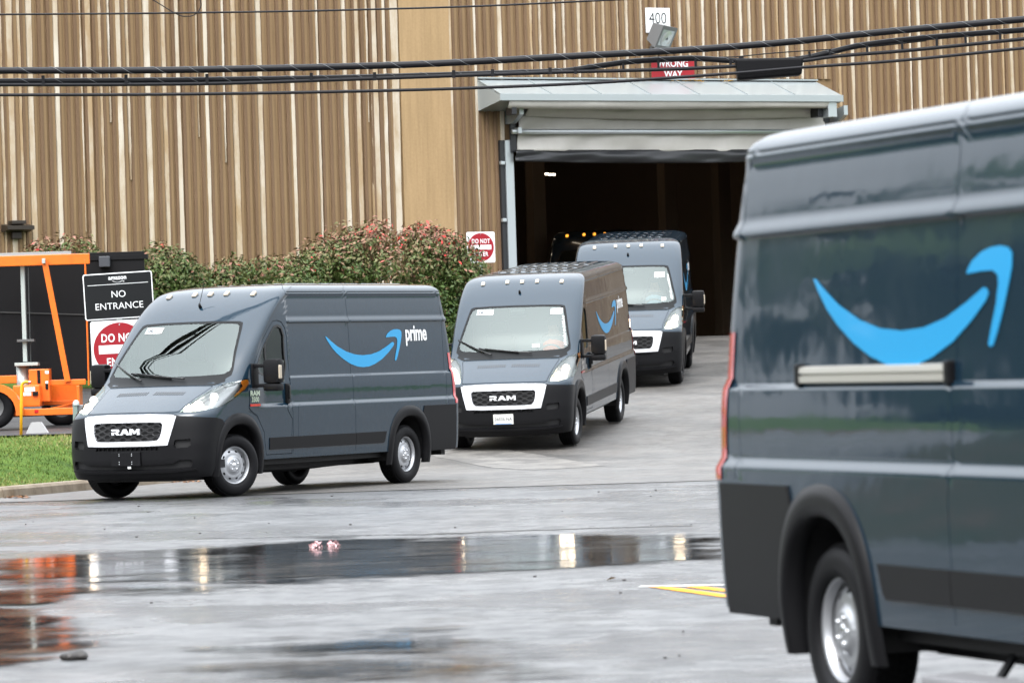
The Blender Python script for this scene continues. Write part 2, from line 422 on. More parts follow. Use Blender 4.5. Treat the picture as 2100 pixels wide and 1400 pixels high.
# puddles
def puddle(px, seed, kmax=1.0):
    rnd = np.random.RandomState(seed); P = [on(x, y, zero) for x, y in px]; poly = densify([(p.x, p.y) for p in P], .3)
    for _ in range(2): poly = (np.roll(poly, 1, 0) + 2 * poly + np.roll(poly, -1, 0)) / 4
    c = poly.mean(0); x0, y0 = poly.min(0) ; x1, y1 = poly.max(0)
    g = np.array([(a, b) for a in np.arange(x0, x1, .22) for b in np.arange(y0, y1, .22)]); g = g[inpoly(g, poly)]
    V, T = cdt([poly], [], g)
    d = np.min(np.hypot(V[:, None, 0] - poly[None, :, 0], V[:, None, 1] - poly[None, :, 1]), 1)
    o = struct(obj('puddle', [(a, b, .006 + .0015 * seed + float(road_z(a, b))) for a, b in V], T, M_WATER))
    at_ = o.data.attributes.new('edge', 'FLOAT', 'POINT'); at_.data.foreach_set('value', (kmax * np.clip(d / min(1.3, .7 * d.max()), 0, 1)).astype(np.float32))
    return o
puddle([(-250, 1150), (0, 1138), (150, 1130), (300, 1120), (480, 1112), (600, 1098), (760, 1090), (950, 1098), (1060, 1090), (1250, 1088), (1480, 1090), (1700, 1095), (1700, 1150), (1480, 1158), (1300, 1168), (1150, 1182), (950, 1184), (800, 1197), (650, 1212), (480, 1218), (330, 1212), (150, 1205), (0, 1200), (-250, 1200)], 1)
puddle([(-260, 1238), (0, 1240), (130, 1246), (215, 1272), (262, 1310), (240, 1340), (150, 1362), (0, 1372), (-260, 1380)], 2)
puddle([(-200, 1216), (0, 1212), (120, 1208), (230, 1212), (190, 1240), (60, 1248), (-200, 1250)], 5)

puddle([(60, 1350), (350, 1308), (700, 1272), (1000, 1248), (1280, 1240), (1180, 1290), (1480, 1330), (1560, 1430), (300, 1440), (-100, 1400)], 6, .60)
puddle([(-200, 1165), (150, 1160), (420, 1178), (640, 1200), (480, 1238), (250, 1232), (-200, 1236)], 7, .66)

# ------------------------------------------------------------------ warehouse
WTH = R(30); W0 = at(1370, 700, 90.5); W0.z = 0.0
wh = empty('warehouse', W0, WTH)
tag(wh, 'tan ribbed concrete warehouse with white streaks and an open vehicle door', 'warehouse')
_wd = Vector((math.cos(WTH), math.sin(WTH), 0)); _wn = Vector((math.sin(WTH), -math.cos(WTH), 0))
def wl(px, py, off=0.0):
    """warehouse-local (x, z) where the pixel's ray meets the plane `off` metres out from the wall"""
    p1 = at(px, py, 1.0); c = Vector((0, 0, CAM_H)); d = p1 - c
    t = ((W0 - c).dot(_wn) + off) / d.dot(_wn); p = c + d * t
    return (p - W0).dot(_wd), p.z
def b_conc_tan(c0, c1, bs, scale):
    def f(nt, b):
        p = opos(nt); n = noise(nt, p, .7, 6, .65, (1, 1, .25)); n2 = noise(nt, p, scale, 4, .65); n3 = noise(nt, p, 14, 3, .5, (1, 1, .06))
        c = mixc(nt, maprange(nt, n, .3, .7, 0, 1), c0, c1)
        c = mixc(nt, maprange(nt, n3, .35, .75, .0, .45), c, tuple(x * .62 for x in c0))
        c = mixc(nt, maprange(nt, n2, .3, .75, .25, .0), c, tuple(x * .5 for x in c0)); L(nt, c, b.inputs['Base Color']); bump(nt, b, n2, bs, .02)
    return f
M_WALL = mat('tan_concrete', rough=.85, spec=.2, build=b_conc_tan((.245, .160, .084), (.295, .200, .110), .25, 30))
M_FRAC = mat('fractured_concrete', rough=.95, spec=.1, build=b_conc_tan((.182, .116, .070), (.232, .154, .098), 1.0, 36))
M_FLAT = mat('flat_concrete', rough=.85, spec=.2, build=b_conc_tan((.37, .252, .132), (.42, .29, .158), .12, 18))
def b_streak(nt, b):
    p = opos(nt); n = noise(nt, p, 6, 5, .6, (1, 1, .12)); n2 = noise(nt, p, 1.2, 4, .6)
    c = mixc(nt, maprange(nt, n, .35, .7, 0, .8), (.58, .53, .45), (.42, .345, .25)); c = mixc(nt, maprange(nt, n2, .45, .75, 0, .5), c, (.42, .32, .2))
    oi = N(nt, 'ObjectInfo'); n4 = noise(nt, p, 2.5, 6, .7, (1, 1, .3)); k = math_(nt, 'ADD', n4, math_(nt, 'MULTIPLY', oi.outputs['Random'], .30))
    c = mixc(nt, maprange(nt, k, .55, .85, 0, .85), c, (.33, .22, .11)); L(nt, c, b.inputs['Base Color'])
M_STREAK = mat('mineral_streak', rough=.8, spec=.2, build=b_streak)
M_DARKIN = mat('dark_interior', (.34, .26, .2), .9, spec=.1)
M_INFLOOR = mat('interior_floor', (.09, .08, .07), .5)
M_GALV = mat('galvanized_steel', (.50, .54, .56), .38, .75)
M_CANOPY = mat('canopy_sheet', (.36, .40, .41), .3, .35, build=lambda nt, b: bump(nt, b, noise(nt, opos(nt), 2.5, 3), .15, .02))
def b_fab(nt, b):
    n = noise(nt, opos(nt), 1.6, 5); L(nt, ramp(nt, n, [(.3, (.50, .48, .44)), (.7, (.60, .58, .54))]), b.inputs['Base Color']); bump(nt, b, noise(nt, opos(nt), 180, 2), .1, .002)
M_FABRIC = mat('door_fabric', rough=.55, build=b_fab)
M_BLACKV = mat('black_vinyl', (.018, .019, .022), .35)
M_TUBE = mat('lit_tube', (1, 1, 1), emit=(1, .86, .66), estr=3.0)
FLOOR_Z = 1.91; TOP_Z = 10.2
dx0, _ = wl(1052, 500); dx1 = wl(1700, 500)[0]; dz1 = wl(1300, 225)[1]
ux0, ux1 = -24.0, 17.0
# wall sheet behind the ribs, with the door opening
m_ = MB(); poly = [(ux0, -.2), (dx0, -.2), (dx0, dz1), (dx1, dz1), (dx1, -.2), (ux1, -.2), (ux1, TOP_Z), (ux0, TOP_Z)]
m_.prism(poly, lambda u, v, d: (u, d, v), .35); wall = m_.build('wall', M_WALL, wh)
fa, fb = wl(822, 250)[0], wl(929, 250)[0]
MB().box(((fa + fb) / 2, -.02, (TOP_Z - .2) / 2), (fb - fa, .06, TOP_Z + .2), bev=.008).build('flat_panel', M_FLAT, wall)
# ribs: one mesh for full height, one for above the canopy
PITCH = .19
def rib_mesh(name, h):
    # cross-section from left to right: broken-off ridge, then smooth strip
    prof = [(-.074, .0), (-.066, -.038), (-.056, -.049), (-.014, -.051), (-.004, -.040), (.052, -.038), (.062, 0)]
    n = len(prof); nz = 2; vs = []
    for k in range(nz): vs += [(x, y, h * k / (nz - 1)) for x, y in prof]
    fs = [(i, i + 1, n + i + 1, n + i) for i in range(n - 1)] + [tuple(range(n))[::-1], tuple(n + k for k in range(n))]
    fm = [1, 1, 1, 1, 0, 0, 0, 0]
    o = obj(name, vs, fs, None, wall, mats=[M_WALL, M_FRAC], fmat=fm); return o
cz = wl(1300, 160)[1]
r_full = rib_mesh('rib', TOP_Z); r_top = rib_mesh('rib', TOP_Z - cz)
first = {id(r_full): True, id(r_top): True}
u = ux0 + .1; rnd = random.Random(3)
while u < ux1 - .05:
    if not (fa - .07 < u < fb + .07):
        above = dx0 - .12 < u < dx1 + .12; src = r_top if above else r_full
        if first[id(src)]: o = src; first[id(src)] = False
        else: o = src.copy(); COL.objects.link(o)
        o.location = (u + rnd.uniform(-.006, .006), 0, cz if above else 0)
        if rnd.random() < .5 : o.scale = (rnd.uniform(.85, 1.12), rnd.uniform(.8, 1.15), 1)
    u += PITCH
# white mineral streaks running down the grooves
streaks = [(6, 4), (22, 12), (42, 6), (63, 12), (122, 9), (163, 3), (183, 11), (208, 5), (226, 3), (245, 12), (267, 5), (304, 10), (342, 7), (365, 10), (403, 2), (421, 9), (458, 4), (482, 10), (537, 8), (598, 9), (652, 4), (714, 9), (734, 10), (750, 5), (768, 16), (786, 7), (811, 17), (926, 6), (976, 5), (1030, 7),
           (1092, 8), (1116, 4), (1138, 7), (1165, 4), (1190, 9), (1222, 8), (1246, 6), (1270, 4), (1294, 6), (1320, 5), (1344, 6), (1398, 9), (1422, 8), (1446, 8), (1470, 4), (1498, 6), (1522, 8), (1546, 6), (1570, 8), (1594, 5), (1618, 8), (1648, 8), (1670, 4), (1700, 7), (1726, 5), (1747, 8), (1790, 3), (1841, 6), (1865, 4), (1890, 7), (1937, 5), (1984, 8), (2005, 5), (2031, 7), (2055, 4), (2078, 8), (2110, 6), (-30, 8), (-70, 6)]
rnd = random.Random(8)
for k, (px, wpx) in enumerate(streaks):
    ucen = wl(px, 250)[0]; wid = wpx / 92 * .92
    if not (fa - .1 < ucen < fb + .12):
        j = round((ucen - (ux0 + .1) - PITCH / 2) / PITCH); ug = ux0 + .1 + PITCH * (j + .5) - .006
        if wid < .1: ucen = ucen * .35 + ug * .65
    above = dx0 - .12 < ucen < dx1 + .12
    z0 = cz if above else (.2 if wpx > 5 else rnd.uniform(2.5, 6.5)); z1 = TOP_Z; nz = 90; vs = []; a1 = a2 = 0
    ph = rnd.uniform(0, 9)
    for i in range(nz):
        z = z0 + (z1 - z0) * i / (nz - 1); a1 = a1 * .8 + rnd.uniform(-.0035, .0035); a2 = a2 * .8 + rnd.uniform(-.0035, .0035)
        tw = wid * ((.55 if z0 < 1 or above else .06) + (.45 if z0 < 1 or above else .94) * min(1, (z - z0) / (4.0 if z0 < 1 or above else 2.2))) * (.88 + .14 * math.sin(z * .5 + ph))
        yy = -.052 if wid > .1 else -.050
        yb = -.053
        vs += [(ucen - tw / 2 - .012 + a1, -.002, z), (ucen - tw / 2 + a1, yb, z), (ucen + tw / 2 + a2, yb, z), (ucen + tw / 2 + .012 + a2, -.002, z)]
    fs = [(i * 4 + j, i * 4 + j + 1, i * 4 + j + 5, i * 4 + j + 4) for i in range(nz - 1) for j in range(3)]
    obj('streak', vs, fs, M_STREAK, wall, smooth=False)
# interior
m_ = MB(); D = 30.0; xl, xr = dx0 - 6, dx1 + 10
m_.add([(xl, .36, FLOOR_Z - .02), (xr, .36, FLOOR_Z - .02), (xr, D, FLOOR_Z - .02), (xl, D, FLOOR_Z - .02)], [(0, 1, 2, 3)]); m_.build('interior_floor', M_INFLOOR, wh)
m_ = MB(); m_.add([(xl, .36, 0), (xr, .36, 0), (xr, D, 0), (xl, D, 0), (xl, .36, 9.2), (xr, .36, 9.2), (xr, D, 9.2), (xl, D, 9.2)], [(0, 3, 7, 4), (3, 2, 6, 7), (2, 1, 5, 6), (4, 7, 6, 5)]); m_.build('interior_shell', M_DARKIN, wh, fix=False)
def winside(px, py, dep): return wl(px, py, -dep)
for px in (1100, 1370, 1480):
    x, _ = winside(px, 450, 9.0); MB().box((x, 9.0, 5.2), (.34, .34, 7.2), bev=.02).build('column', mat('column_paint', (.16, .11, .07), .8), wh)
for (pa, pb) in (((1114, 357), (1124, 356)), ((1126, 358), (1138, 357))):
    (xa, za), (xb, zb) = winside(*pa, 16), winside(*pb, 16); MB().bar((xa, 16, za), (xb, 16, za), .05, .05).build('tube_light', M_TUBE, wh)
for xx in (0, 3, 6):
    for yy in (8, 14, 20): MB().box((dx0 + xx, yy, 8.9), (.12, 2.4, .06)).build('tube_light', M_TUBE, wh)  # unseen ceiling tubes, added to lift the dark interior
MB().box((dx0 - .25, .1, FLOOR_Z + .0), (.2, .2, .1)).build('door_stop', M_GALV, wh)
# door jambs, curtain
jx = dx0
m_ = MB(); m_.box((jx - .10, -.10, 3.6), (.19, .10, 4.9), bev=.01); jamb = m_.build('door_jamb', M_GALV, wh)
MB().box((jx - .245, -.05, 3.6), (.1, .12, 4.9)).build('door_seal', M_BLACKV, wh)
MB().box((dx1 + .10, -.10, 3.6), (.19, .10, 4.9), bev=.01).build('door_jamb', M_GALV, wh)
for zz in (wl(1030, 335)[1], wl(1030, 452)[1]): MB().box((jx - .27, -.13, zz), (.10, .08, .07), bev=.01).build('hinge_bracket', M_GALV, jamb)
cxa = wl(1062, 280, .22)[0]; cxb = wl(1692, 240, .22)[0]
def wz(py, off=.22, px=1062): return wl(px, py, off)[1]
def cloth(name, xa, xb, zt, zb, yc, m, seed, amp=.03, sag=0.0, roll=0.0, nx=90, nz=22):
    r_ = np.random.RandomState(seed); ph = r_.uniform(0, 6, 8); vs = []
    for j in range(nz):
        v = j / (nz - 1)
        for i in range(nx):
            uu = i / (nx - 1); x = xa + (xb - xa) * uu; z = zt + (zb - zt) * v - sag * math.sin(math.pi * uu) * v
            fold = amp * (math.sin(uu * 34 + v * 5 + ph[0]) * .3 + math.sin(uu * 13 - v * 7 + ph[1]) * .5 + math.sin(uu * 61 + v * 9 + ph[2]) * .15) * (.4 + v)
            e_ = math.exp(-uu / .12) + math.exp(-(1 - uu) / .12); fold += amp * 1.2 * e_ * math.sin((v * 7 + uu * 30) + ph[3])
            y = yc + fold - roll * math.sin(math.pi * v)
            vs.append((x, y, z))
    fs = [(j * nx + i, j * nx + i + 1, (j + 1) * nx + i + 1, (j + 1) * nx + i) for j in range(nz - 1) for i in range(nx - 1)]
    o = obj(name, vs, fs, m, wh, smooth=True)
    sol = o.modifiers.new('thickness', 'SOLIDIFY'); sol.thickness = .006; return o
curtain = cloth('door_curtain', cxa, cxb, wz(214), wz(309), -.22, M_FABRIC, 1, .045, .03)
o = cloth('curtain_roll', wl(1080, 225, .4)[0], wl(1682, 225, .4)[0], wl(1080, 207, .4)[1], wl(1080, 238, .4)[1], -.30, M_FABRIC, 2, .024, .07, .17, 90, 14); 
o = cloth('curtain_hem', wl(1056, 315, .24)[0], cxb, wz(308, .24), wz(331, .24), -.235, M_BLACKV, 3, .03, .05, .05, 90, 8)
MB().tube([(wl(1050, 270, .32)[0], -.32, wz(270, .32)), (cxb, -.32, wz(270, .32))], .052, 12).build('curtain_pole', M_GALV, wh, smooth=True)
MB().box((cxa - .08, -.16, (wz(240) + wz(312)) / 2), (.13, .06, wz(240) - wz(312))).build('curtain_track', M_BLACKV, wh)
MB().box((cxb + .06, -.16, (wz(215) + wz(312)) / 2), (.16, .06, wz(215) - wz(312))).build('curtain_track', M_BLACKV, wh)
MB().box((jx - .0, -.36, wl(1048, 268, .36)[1]), (.09, .16, .12), bev=.01).build('pole_bracket', M_GALV, wh)
# canopy: sloping sheet-metal panels on a frame
CP = .95; cxl = wl(976, 163)[0]; cxr = wl(1672, 168)[0]; zb_ = wl(1200, 164)[1]; zf_ = zb_ - .36; fh = .14
m_ = MB(); m_.prism([(0, zb_ - .03), (-CP, zf_ - .03), (-CP, zf_ - fh), (0, zf_ - fh - .16)], lambda a, b, d: (cxl + d * (cxr - cxl), a, b), 1.0)
can = m_.build('canopy', M_CANOPY, wh)
npan = 7
for k in range(npan):
    xa, xb = cxl + (cxr - cxl) * k / npan + .006, cxl + (cxr - cxl) * (k + 1) / npan - .006
    m_ = MB(); m_.prism([(-.02, zb_), (-CP - .03, zf_), (-CP - .03, zf_ - .026), (-.02, zb_ - .026)], lambda a, b, d: (xa + d * (xb - xa), a, b), 1.0); m_.build('roof_panel', M_CANOPY, can)
    if k: MB().bar((xa - .006, -.02, zb_ + .008), (xa - .006, -CP - .03, zf_ + .008), .025, .025).build('roof_seam', M_CANOPY, can)
MB().box(((cxl + cxr) / 2, -CP - .045, zf_ - fh / 2 + .0), (cxr - cxl + .05, .02, fh), bev=.004).build('fascia', M_CANOPY, can)
MB().bar((cxl, -.06, zb_ + .02), (cxr, -.06, zb_ + .02), .10, .03).build('ridge_flashing', M_CANOPY, can)
va, vb = wl(1044, 200, CP)[0], wl(1700, 205, CP)[0]
def wval(u_): return .01 * math.sin(u_ * 9) + .006 * math.sin(u_ * 23)
nx = 60; vs = []
for i in range(nx):
    uu = i / (nx - 1); x = va + (vb - va) * uu
    vs += [(x, -CP - .02 + wval(uu), zf_ - fh + .02), (x, -CP + .02 + wval(uu + 1), zf_ - fh - .08), (x, -CP + .06, zf_ - fh - .15 - .02 * math.sin(uu * 5))]
fs = [(i * 3 + j, i * 3 + 3 + j, i * 3 + 4 + j, i * 3 + 1 + j) for i in range(nx - 1) for j in range(2)]
o = obj('valance', vs, fs, M_FABRIC, can, smooth=True); o.modifiers.new('t', 'SOLIDIFY').thickness = .006
for xx in (jx - .06, dx1 + .12):
    MB().prism([(-.02, zf_ - fh - .16), (-.62, zf_ - fh - .05), (-.62, zf_ - fh - .25), (-.3, zf_ - fh - .42), (-.02, zf_ - fh - .42)], lambda a, b, d: (xx - .05 + d * .1, a, b), 1.0).build('canopy_bracket', M_GALV, can)
MB().box((vb + .09, -.8, zf_ - fh - .16), (.22, .3, .32), bev=.01).build('drive_box', M_GALV, can)
MB().box((va + .14, -.78, zf_ - fh - .2), (.12, .26, .16), bev=.02).build('roller_cap', M_BLACKV, can)
MB().box((vb - .08, -.6, zf_ - fh - .18), (.14, .3, .26), bev=.02).build('roller_cap', M_BLACKV, can)
# ------------------------------------------------------------------ van: materials
def b_carpaint(nt, b):
    b.inputs['Coat IOR'].default_value = 1.56
    p = opos(nt); n = noise(nt, p, 900, 2, .5); n2 = noise(nt, p, 1.4, 4, .6)
    L(nt, maprange(nt, n2, .3, .7, .03, .09), b.inputs['Coat Roughness'])
    c = mixc(nt, maprange(nt, n, .4, .7, 0, .25), (.007, .021, .036), (.015, .034, .052)); L(nt, c, b.inputs['Base Color'])
    h = math_(nt, 'ADD', math_(nt, 'MULTIPLY', noise(nt, p, 2.6, 2), 1.0), math_(nt, 'MULTIPLY', noise(nt, p, 7, 2), .12))
    bm_ = N(nt, 'Bump', i_Strength=.10, i_Distance=.02); L(nt, h, bm_.inputs['Height']); L(nt, bm_.outputs[0], b.inputs['Coat Normal'])
V_PAINT = mat('blue_grey_paint', rough=.4, metal=.0, spec=.03, coat=1.0, build=b_carpaint)
V_BLACK = mat('black_plastic', (.007, .007, .008), .40, spec=.14, build=lambda nt, b: bump(nt, b, noise(nt, opos(nt), 350, 2), .15, .002))
V_GLOSS = mat('gloss_black', (.012, .012, .013), .18)
V_FRIT = mat('ceramic_border', (.012, .013, .014), .4, spec=.12)
V_WHITE = mat('white_trim', (.62, .63, .66), .3, coat=.5)
V_CHROME = mat('chrome', (.82, .83, .85), .12, 1.0)
V_RUBBER = mat('tyre_rubber', (.008, .008, .009), .5, spec=.12, build=lambda nt, b: bump(nt, b, noise(nt, opos(nt), 60, 3), .2, .004))
V_STEEL = mat('silver_steel', (.46, .47, .49), .36, .8)
V_DARK = mat('underbody', (.010, .010, .011), .7)
V_INNER = mat('inner_panel', (.10, .10, .10), .8)
V_SEAT = mat('seat_cloth', (.045, .045, .05), .9)
V_AMBER = mat('amber_lens', (.75, .22, .02), .2, coat=.6)
V_AMBERON = mat('amber_lens_lit', (.8, .3, .03), .25, emit=(1, .38, .04), estr=1.2)
V_MARK = mat('marker_lens', (.42, .36, .28), .25, coat=.5)
V_RED = mat('red_lens', (.55, .015, .02), .15, coat=.8)
V_BLUE = mat('sky_blue_vinyl', (.003, .275, .56), .35, coat=.25)
V_WVINYL = mat('white_vinyl', (.80, .80, .80), .4)
V_LAMP = mat('headlamp_lit', (1, 1, 1), emit=(1, .74, .46), estr=14.0)
V_LAMPB = mat('headlamp_bulb', (.9, .9, .88), .2, emit=(1, .92, .8), estr=.8)
V_PLATE = mat('plate_white', (.72, .72, .68), .4)
V_STICK = mat('sticker_white', (.82, .84, .82), .5)
V_INK = mat('dark_ink', (.03, .04, .06), .5)
V_ORANGE = mat('orange_cloth', (.80, .14, .02), .8)
def b_glass(tint, ior, tr=1.0):
    def f(nt, b):
        out = [n for n in nt.nodes if n.type == 'OUTPUT_MATERIAL'][0]
        fr = N(nt, 'Fresnel', i_IOR=ior); t = N(nt, 'BsdfTransparent'); t.inputs[0].default_value = (*tint, 1)
        g = N(nt, 'BsdfGlossy', i_Roughness=.015); g.inputs[0].default_value = (.90, 1, .965, 1)
        ms = N(nt, 'MixShader'); L(nt, fr.outputs[0], ms.inputs[0]); L(nt, t.outputs[0], ms.inputs[1]); L(nt, g.outputs[0], ms.inputs[2]); L(nt, ms.outputs[0], out.inputs[0])
    return f
V_GLASS = mat('windscreen_glass', build=b_glass((.70, .78, .74), 2.05))
V_SIDEG = mat('side_glass', build=b_glass((.45, .5, .48), 1.5))
V_LENS = mat('clear_lens', build=b_glass((.95, .95, .95), 1.5))

# ------------------------------------------------------------------ van: body surface.  a = metres back from the nose, y = to the van's left, z = up
AX = .95; WB = 4.04; ZR = 2.572; LF = 1.2
_bw = pchip([.18, .3, .5, .8, 1.05, 1.25, 1.45, 1.8, 2.05, 2.2], [.94, .965, .99, 1.003, 1.008, 1.012, 1.006, .996, .984, .974])
_zs = np.linspace(.18, 2.2, 240); _ph = np.linspace(0, math.pi / 2, 200)[1:]; _n = 6.5
_zt = 2.2 + (ZR - 2.2) * np.sin(_ph) ** (2 / _n)
_cy = np.r_[_bw(_zs), (_bw(2.2) - .10 * (_zt - 2.2)) * np.cos(_ph) ** (2 / _n)]; _cz = np.r_[_zs, _zt]
_cy[-1] = 0
_cv = np.r_[0, np.cumsum(np.hypot(np.diff(_cy), np.diff(_cz)))] + .18; VMAX = _cv[-1]
def c_y(v): return np.interp(v, _cv, _cy)
def c_z(v): return np.interp(v, _cv, _cz)
def v_z(z): return np.interp(z, _cz, _cv)
Pa = pchip([.18, .24, .30, .38, .48, .62, .80, .95, 1.0, 1.03, 1.07, 1.17, 1.29, 1.35, 1.39, 1.74, 2.10, 2.14, 2.30, 2.42, 2.50, 2.54, 2.563, ZR],
           [.24, .09, .04, .015, 0, 0, .02, .045, .06, .09, .16, .36, .62, .745, .80, 1.12, 1.47, 1.512, 1.70, 1.88, 2.05, 2.23, 2.42, 2.6])
Dz = pchip([.18, .5, .9, 1.0, 1.1, 1.25, 1.4, 2.1, 2.4, ZR], [.36, .42, .44, .45, .44, .37, .30, .25, .27, .3])
def a_e(z): return Pa(z) + Dz(z)
_f = np.linspace(0, math.pi / 2, 600); _r = np.sin(_f) ** (2 / 2.7); _g = 1 - np.cos(_f) ** (2 / 2.7)
_s = np.r_[0, np.cumsum(np.hypot(np.diff(_r), .42 * np.diff(_g)))]; _s /= _s[-1]
Pr = pchip([.18, .4, 1.0, 1.4, 2.0, 2.4, 2.52, ZR], [6.26, 6.30, 6.31, 6.28, 6.18, 6.10, 6.07, 5.99]); DR = .13
def a_re(z): return Pr(z) - DR
def disp(a, z):
    back = sstep(2.166, 2.171, a); mid = sstep(1.35, 1.6, a)
    d = -.026 * sstep(1.400, 1.430, z) * (1 - sstep(2.075, 2.088, z)) * back
    d = d - .024 * sstep(2.095, 2.165, z) * (1 - sstep(2.40, 2.46, z)) * back
    d = d - .012 * np.exp(-((z - 2.455) / .008) ** 2) * sstep(2.166, 2.171, a)
    d = d - .032 * sstep(1.050, 1.105, z) * mid
    return d
def roof_rib(a, y):
    e = np.zeros_like(a)
    for a0, a1 in ((2.72, 3.60), (3.70, 4.62), (4.72, 5.66)): e = np.maximum(e, sstep(a0, a0 + .03, a) * (1 - sstep(a1 - .03, a1, a)))
    s_ = .5 + .5 * np.cos(y * 2 * math.pi / .165); return .014 * e * sstep(.3, .7, s_) * (1 - sstep(.60, .66, np.abs(y)))
def smap(q, v):
    q = np.asarray(q, float); v = np.asarray(v, float); z = c_z(v); y0 = c_y(v)
    s_ = np.clip(1 + q / LF, 0, 1); r = np.interp(s_, _s, _r); g = np.interp(s_, _s, _g)
    af = Pa(z) + Dz(z) * g; a = np.where(q < 0, af, a_e(z) + q)
    y = np.where(q < 0, y0 * r, y0 + disp(a, z) * (y0 > .55))
    z = z + np.where(q < 0, 0, roof_rib(a, y))
    return np.stack([AX - a, y, z], -1)
def snorm(q, v, e=.0015):
    q = np.asarray(q, float); v = np.clip(np.asarray(v, float), .182, VMAX - .002)
    du = smap(q + e, v) - smap(q - e, v); dv = smap(q, v + e) - smap(q, v - e)
    n = np.cross(du, dv); n /= np.linalg.norm(n, axis=-1, keepdims=True) + 1e-12
    n[(q < -LF + 2 * e)] *= np.array([1, 0, 1]); n /= np.linalg.norm(n, axis=-1, keepdims=True) + 1e-12
    return n
def Fy(y, z):
    """front face point (y from the centre line, z) in panel coordinates"""
    v = float(v_z(z)); r = min(abs(y) / float(c_y(v)), 1); return (-LF * (1 - float(np.interp(r, _r, _s))), v)
def Sa(a, z): return (a - float(a_e(z)), float(v_z(z)))
def spt(qv, off=0.0):
    p = smap([qv[0]], [qv[1]])[0]; n = snorm([qv[0]], [qv[1]])[0]; return Vector(p + n * off), Vector(n)
def rowcut(poly, rows):
    out = []; q = np.asarray(poly, float)
    for p0, p1 in zip(q, np.roll(q, -1, 0)):
        out.append(p0); dv = p1[1] - p0[1]
        if abs(dv) > 1e-9:
            ts = sorted(t for t in ((r_ - p0[1]) / dv for r_ in rows) if .02 < t < .98)
            out += [p0 + (p1 - p0) * t for t in ts]
    return np.array(out)
def panel(name, inc, exc, m, parent, step=.06, off=0.0, sides='LR', flange=.014, rows=(), lim=None):
    dens = step * .7
    inc = [densify(p, dens) for p in inc]; exc = [densify(p, dens) for p in exc]
    allp = np.concatenate(inc); q0, v0 = allp.min(0); q1, v1 = allp.max(0)
    vs_ = list(np.arange(v0 + step / 2, v1, step))
    vs_ = [x for x in vs_ if all(abs(x - r_) > step * .25 for r_ in rows)] + [r_ for r_ in rows if v0 < r_ < v1]
    if len(rows): inc, exc = [rowcut(p, rows) for p in inc], [rowcut(p, rows) for p in exc]
    G = np.array([(a, b) for b in vs_ for a in np.arange(q0 + step / 2, q1, step)]) if vs_ else np.zeros((0, 2))
    if len(G):
        ok = np.zeros(len(G), bool)
        for p in inc: ok |= inpoly(G, p)
        for p in exc: ok &= ~inpoly(G, p)
        G = G[ok]; B = np.concatenate(inc + exc)
        if len(G):
            keep = np.ones(len(G), bool)
            for k in range(0, len(G), 2000):
                d2 = ((G[k:k + 2000, None, :] - B[None]) ** 2).sum(-1).min(1); keep[k:k + 2000] = d2 > (step * .2) ** 2
            G = G[keep]
    V2, T = cdt(inc, exc, G)
    P = smap(V2[:, 0], V2[:, 1]); Nn = snorm(V2[:, 0], V2[:, 1]); P = P + Nn * off
    ctr = V2[:, 0] < -LF + 1e-5; P[ctr, 1] = 0
    verts = []; norms = []; faces = []
    for sd in sides:
        k = 1.0 if sd == 'L' else -1.0; b = len(verts); M_ = np.array([1, k, 1])
        Pk, Nk = P * M_, Nn * M_; verts += list(Pk); norms += list(Nk)
        faces += [tuple(b + t) if k > 0 else tuple(b + t[::-1]) for t in T]
        if flange:
            for e0, e1 in boundary(T):
                if V2[e0, 0] < -LF + 1e-5 and V2[e1, 0] < -LF + 1e-5: continue
                b2 = len(verts); a0, a1 = Pk[e0], Pk[e1]; i0, i1 = a0 - Nk[e0] * flange, a1 - Nk[e1] * flange
                fn = np.cross(a1 - a0, -Nk[e0]) * (-k); fn = fn / (np.linalg.norm(fn) + 1e-9)
                verts += [a0, a1, i1, i0]; norms += [fn] * 4; faces.append((b2, b2 + 1, b2 + 2, b2 + 3) if k < 0 else (b2 + 3, b2 + 2, b2 + 1, b2))
    return obj(name, verts, faces, m, parent, True, norms)
def arc(ca, cz, ra, rz, t0, t1, n=24, ex=2.0):
    out = []
    for k in range(n + 1):
        t = R(t0 + (t1 - t0) * k / n); c, s_ = math.cos(t), math.sin(t)
        out.append((ca + ra * math.copysign(abs(c) ** (2 / ex), c), cz + rz * math.copysign(abs(s_) ** (2 / ex), s_)))
    return out
FA, RA = AX, AX + WB
def arch(ca, ra, rz, zb=.2): return [Sa(ca - ra, zb)] + [Sa(a, z) for a, z in arc(ca, .37, ra, rz, 180, 0, 28, 2.3)] + [Sa(ca + ra, zb)]
ARCH_F, ARCH_R = arch(FA, .45, .50), arch(RA, .45, .50)
HOOD = [(-LF, v_z(1.035))] + [Fy(y, z) for y, z in ((.3, 1.033), (.55, 1.027), (.655, 1.03), (.665, 1.10), (.70, 1.20), (.755, 1.325), (.74, 1.338), (.5, 1.343))] + [(-LF, v_z(1.345))]
WSCR = [(-LF, v_z(2.125))] + [Fy(y, z) for y, z in ((.4, 2.122), (.68, 2.112), (.735, 2.095), (.76, 2.03), (.83, 1.75), (.885, 1.52), (.89, 1.455), (.84, 1.415), (.5, 1.39))] + [(-LF, v_z(1.383))]
WSIN = [(-LF, v_z(2.10))] + [Fy(y, z) for y, z in ((.4, 2.097), (.66, 2.085), (.71, 2.06), (.735, 1.99), (.80, 1.74), (.85, 1.56), (.845, 1.51), (.79, 1.475), (.5, 1.46))] + [(-LF, v_z(1.455))]
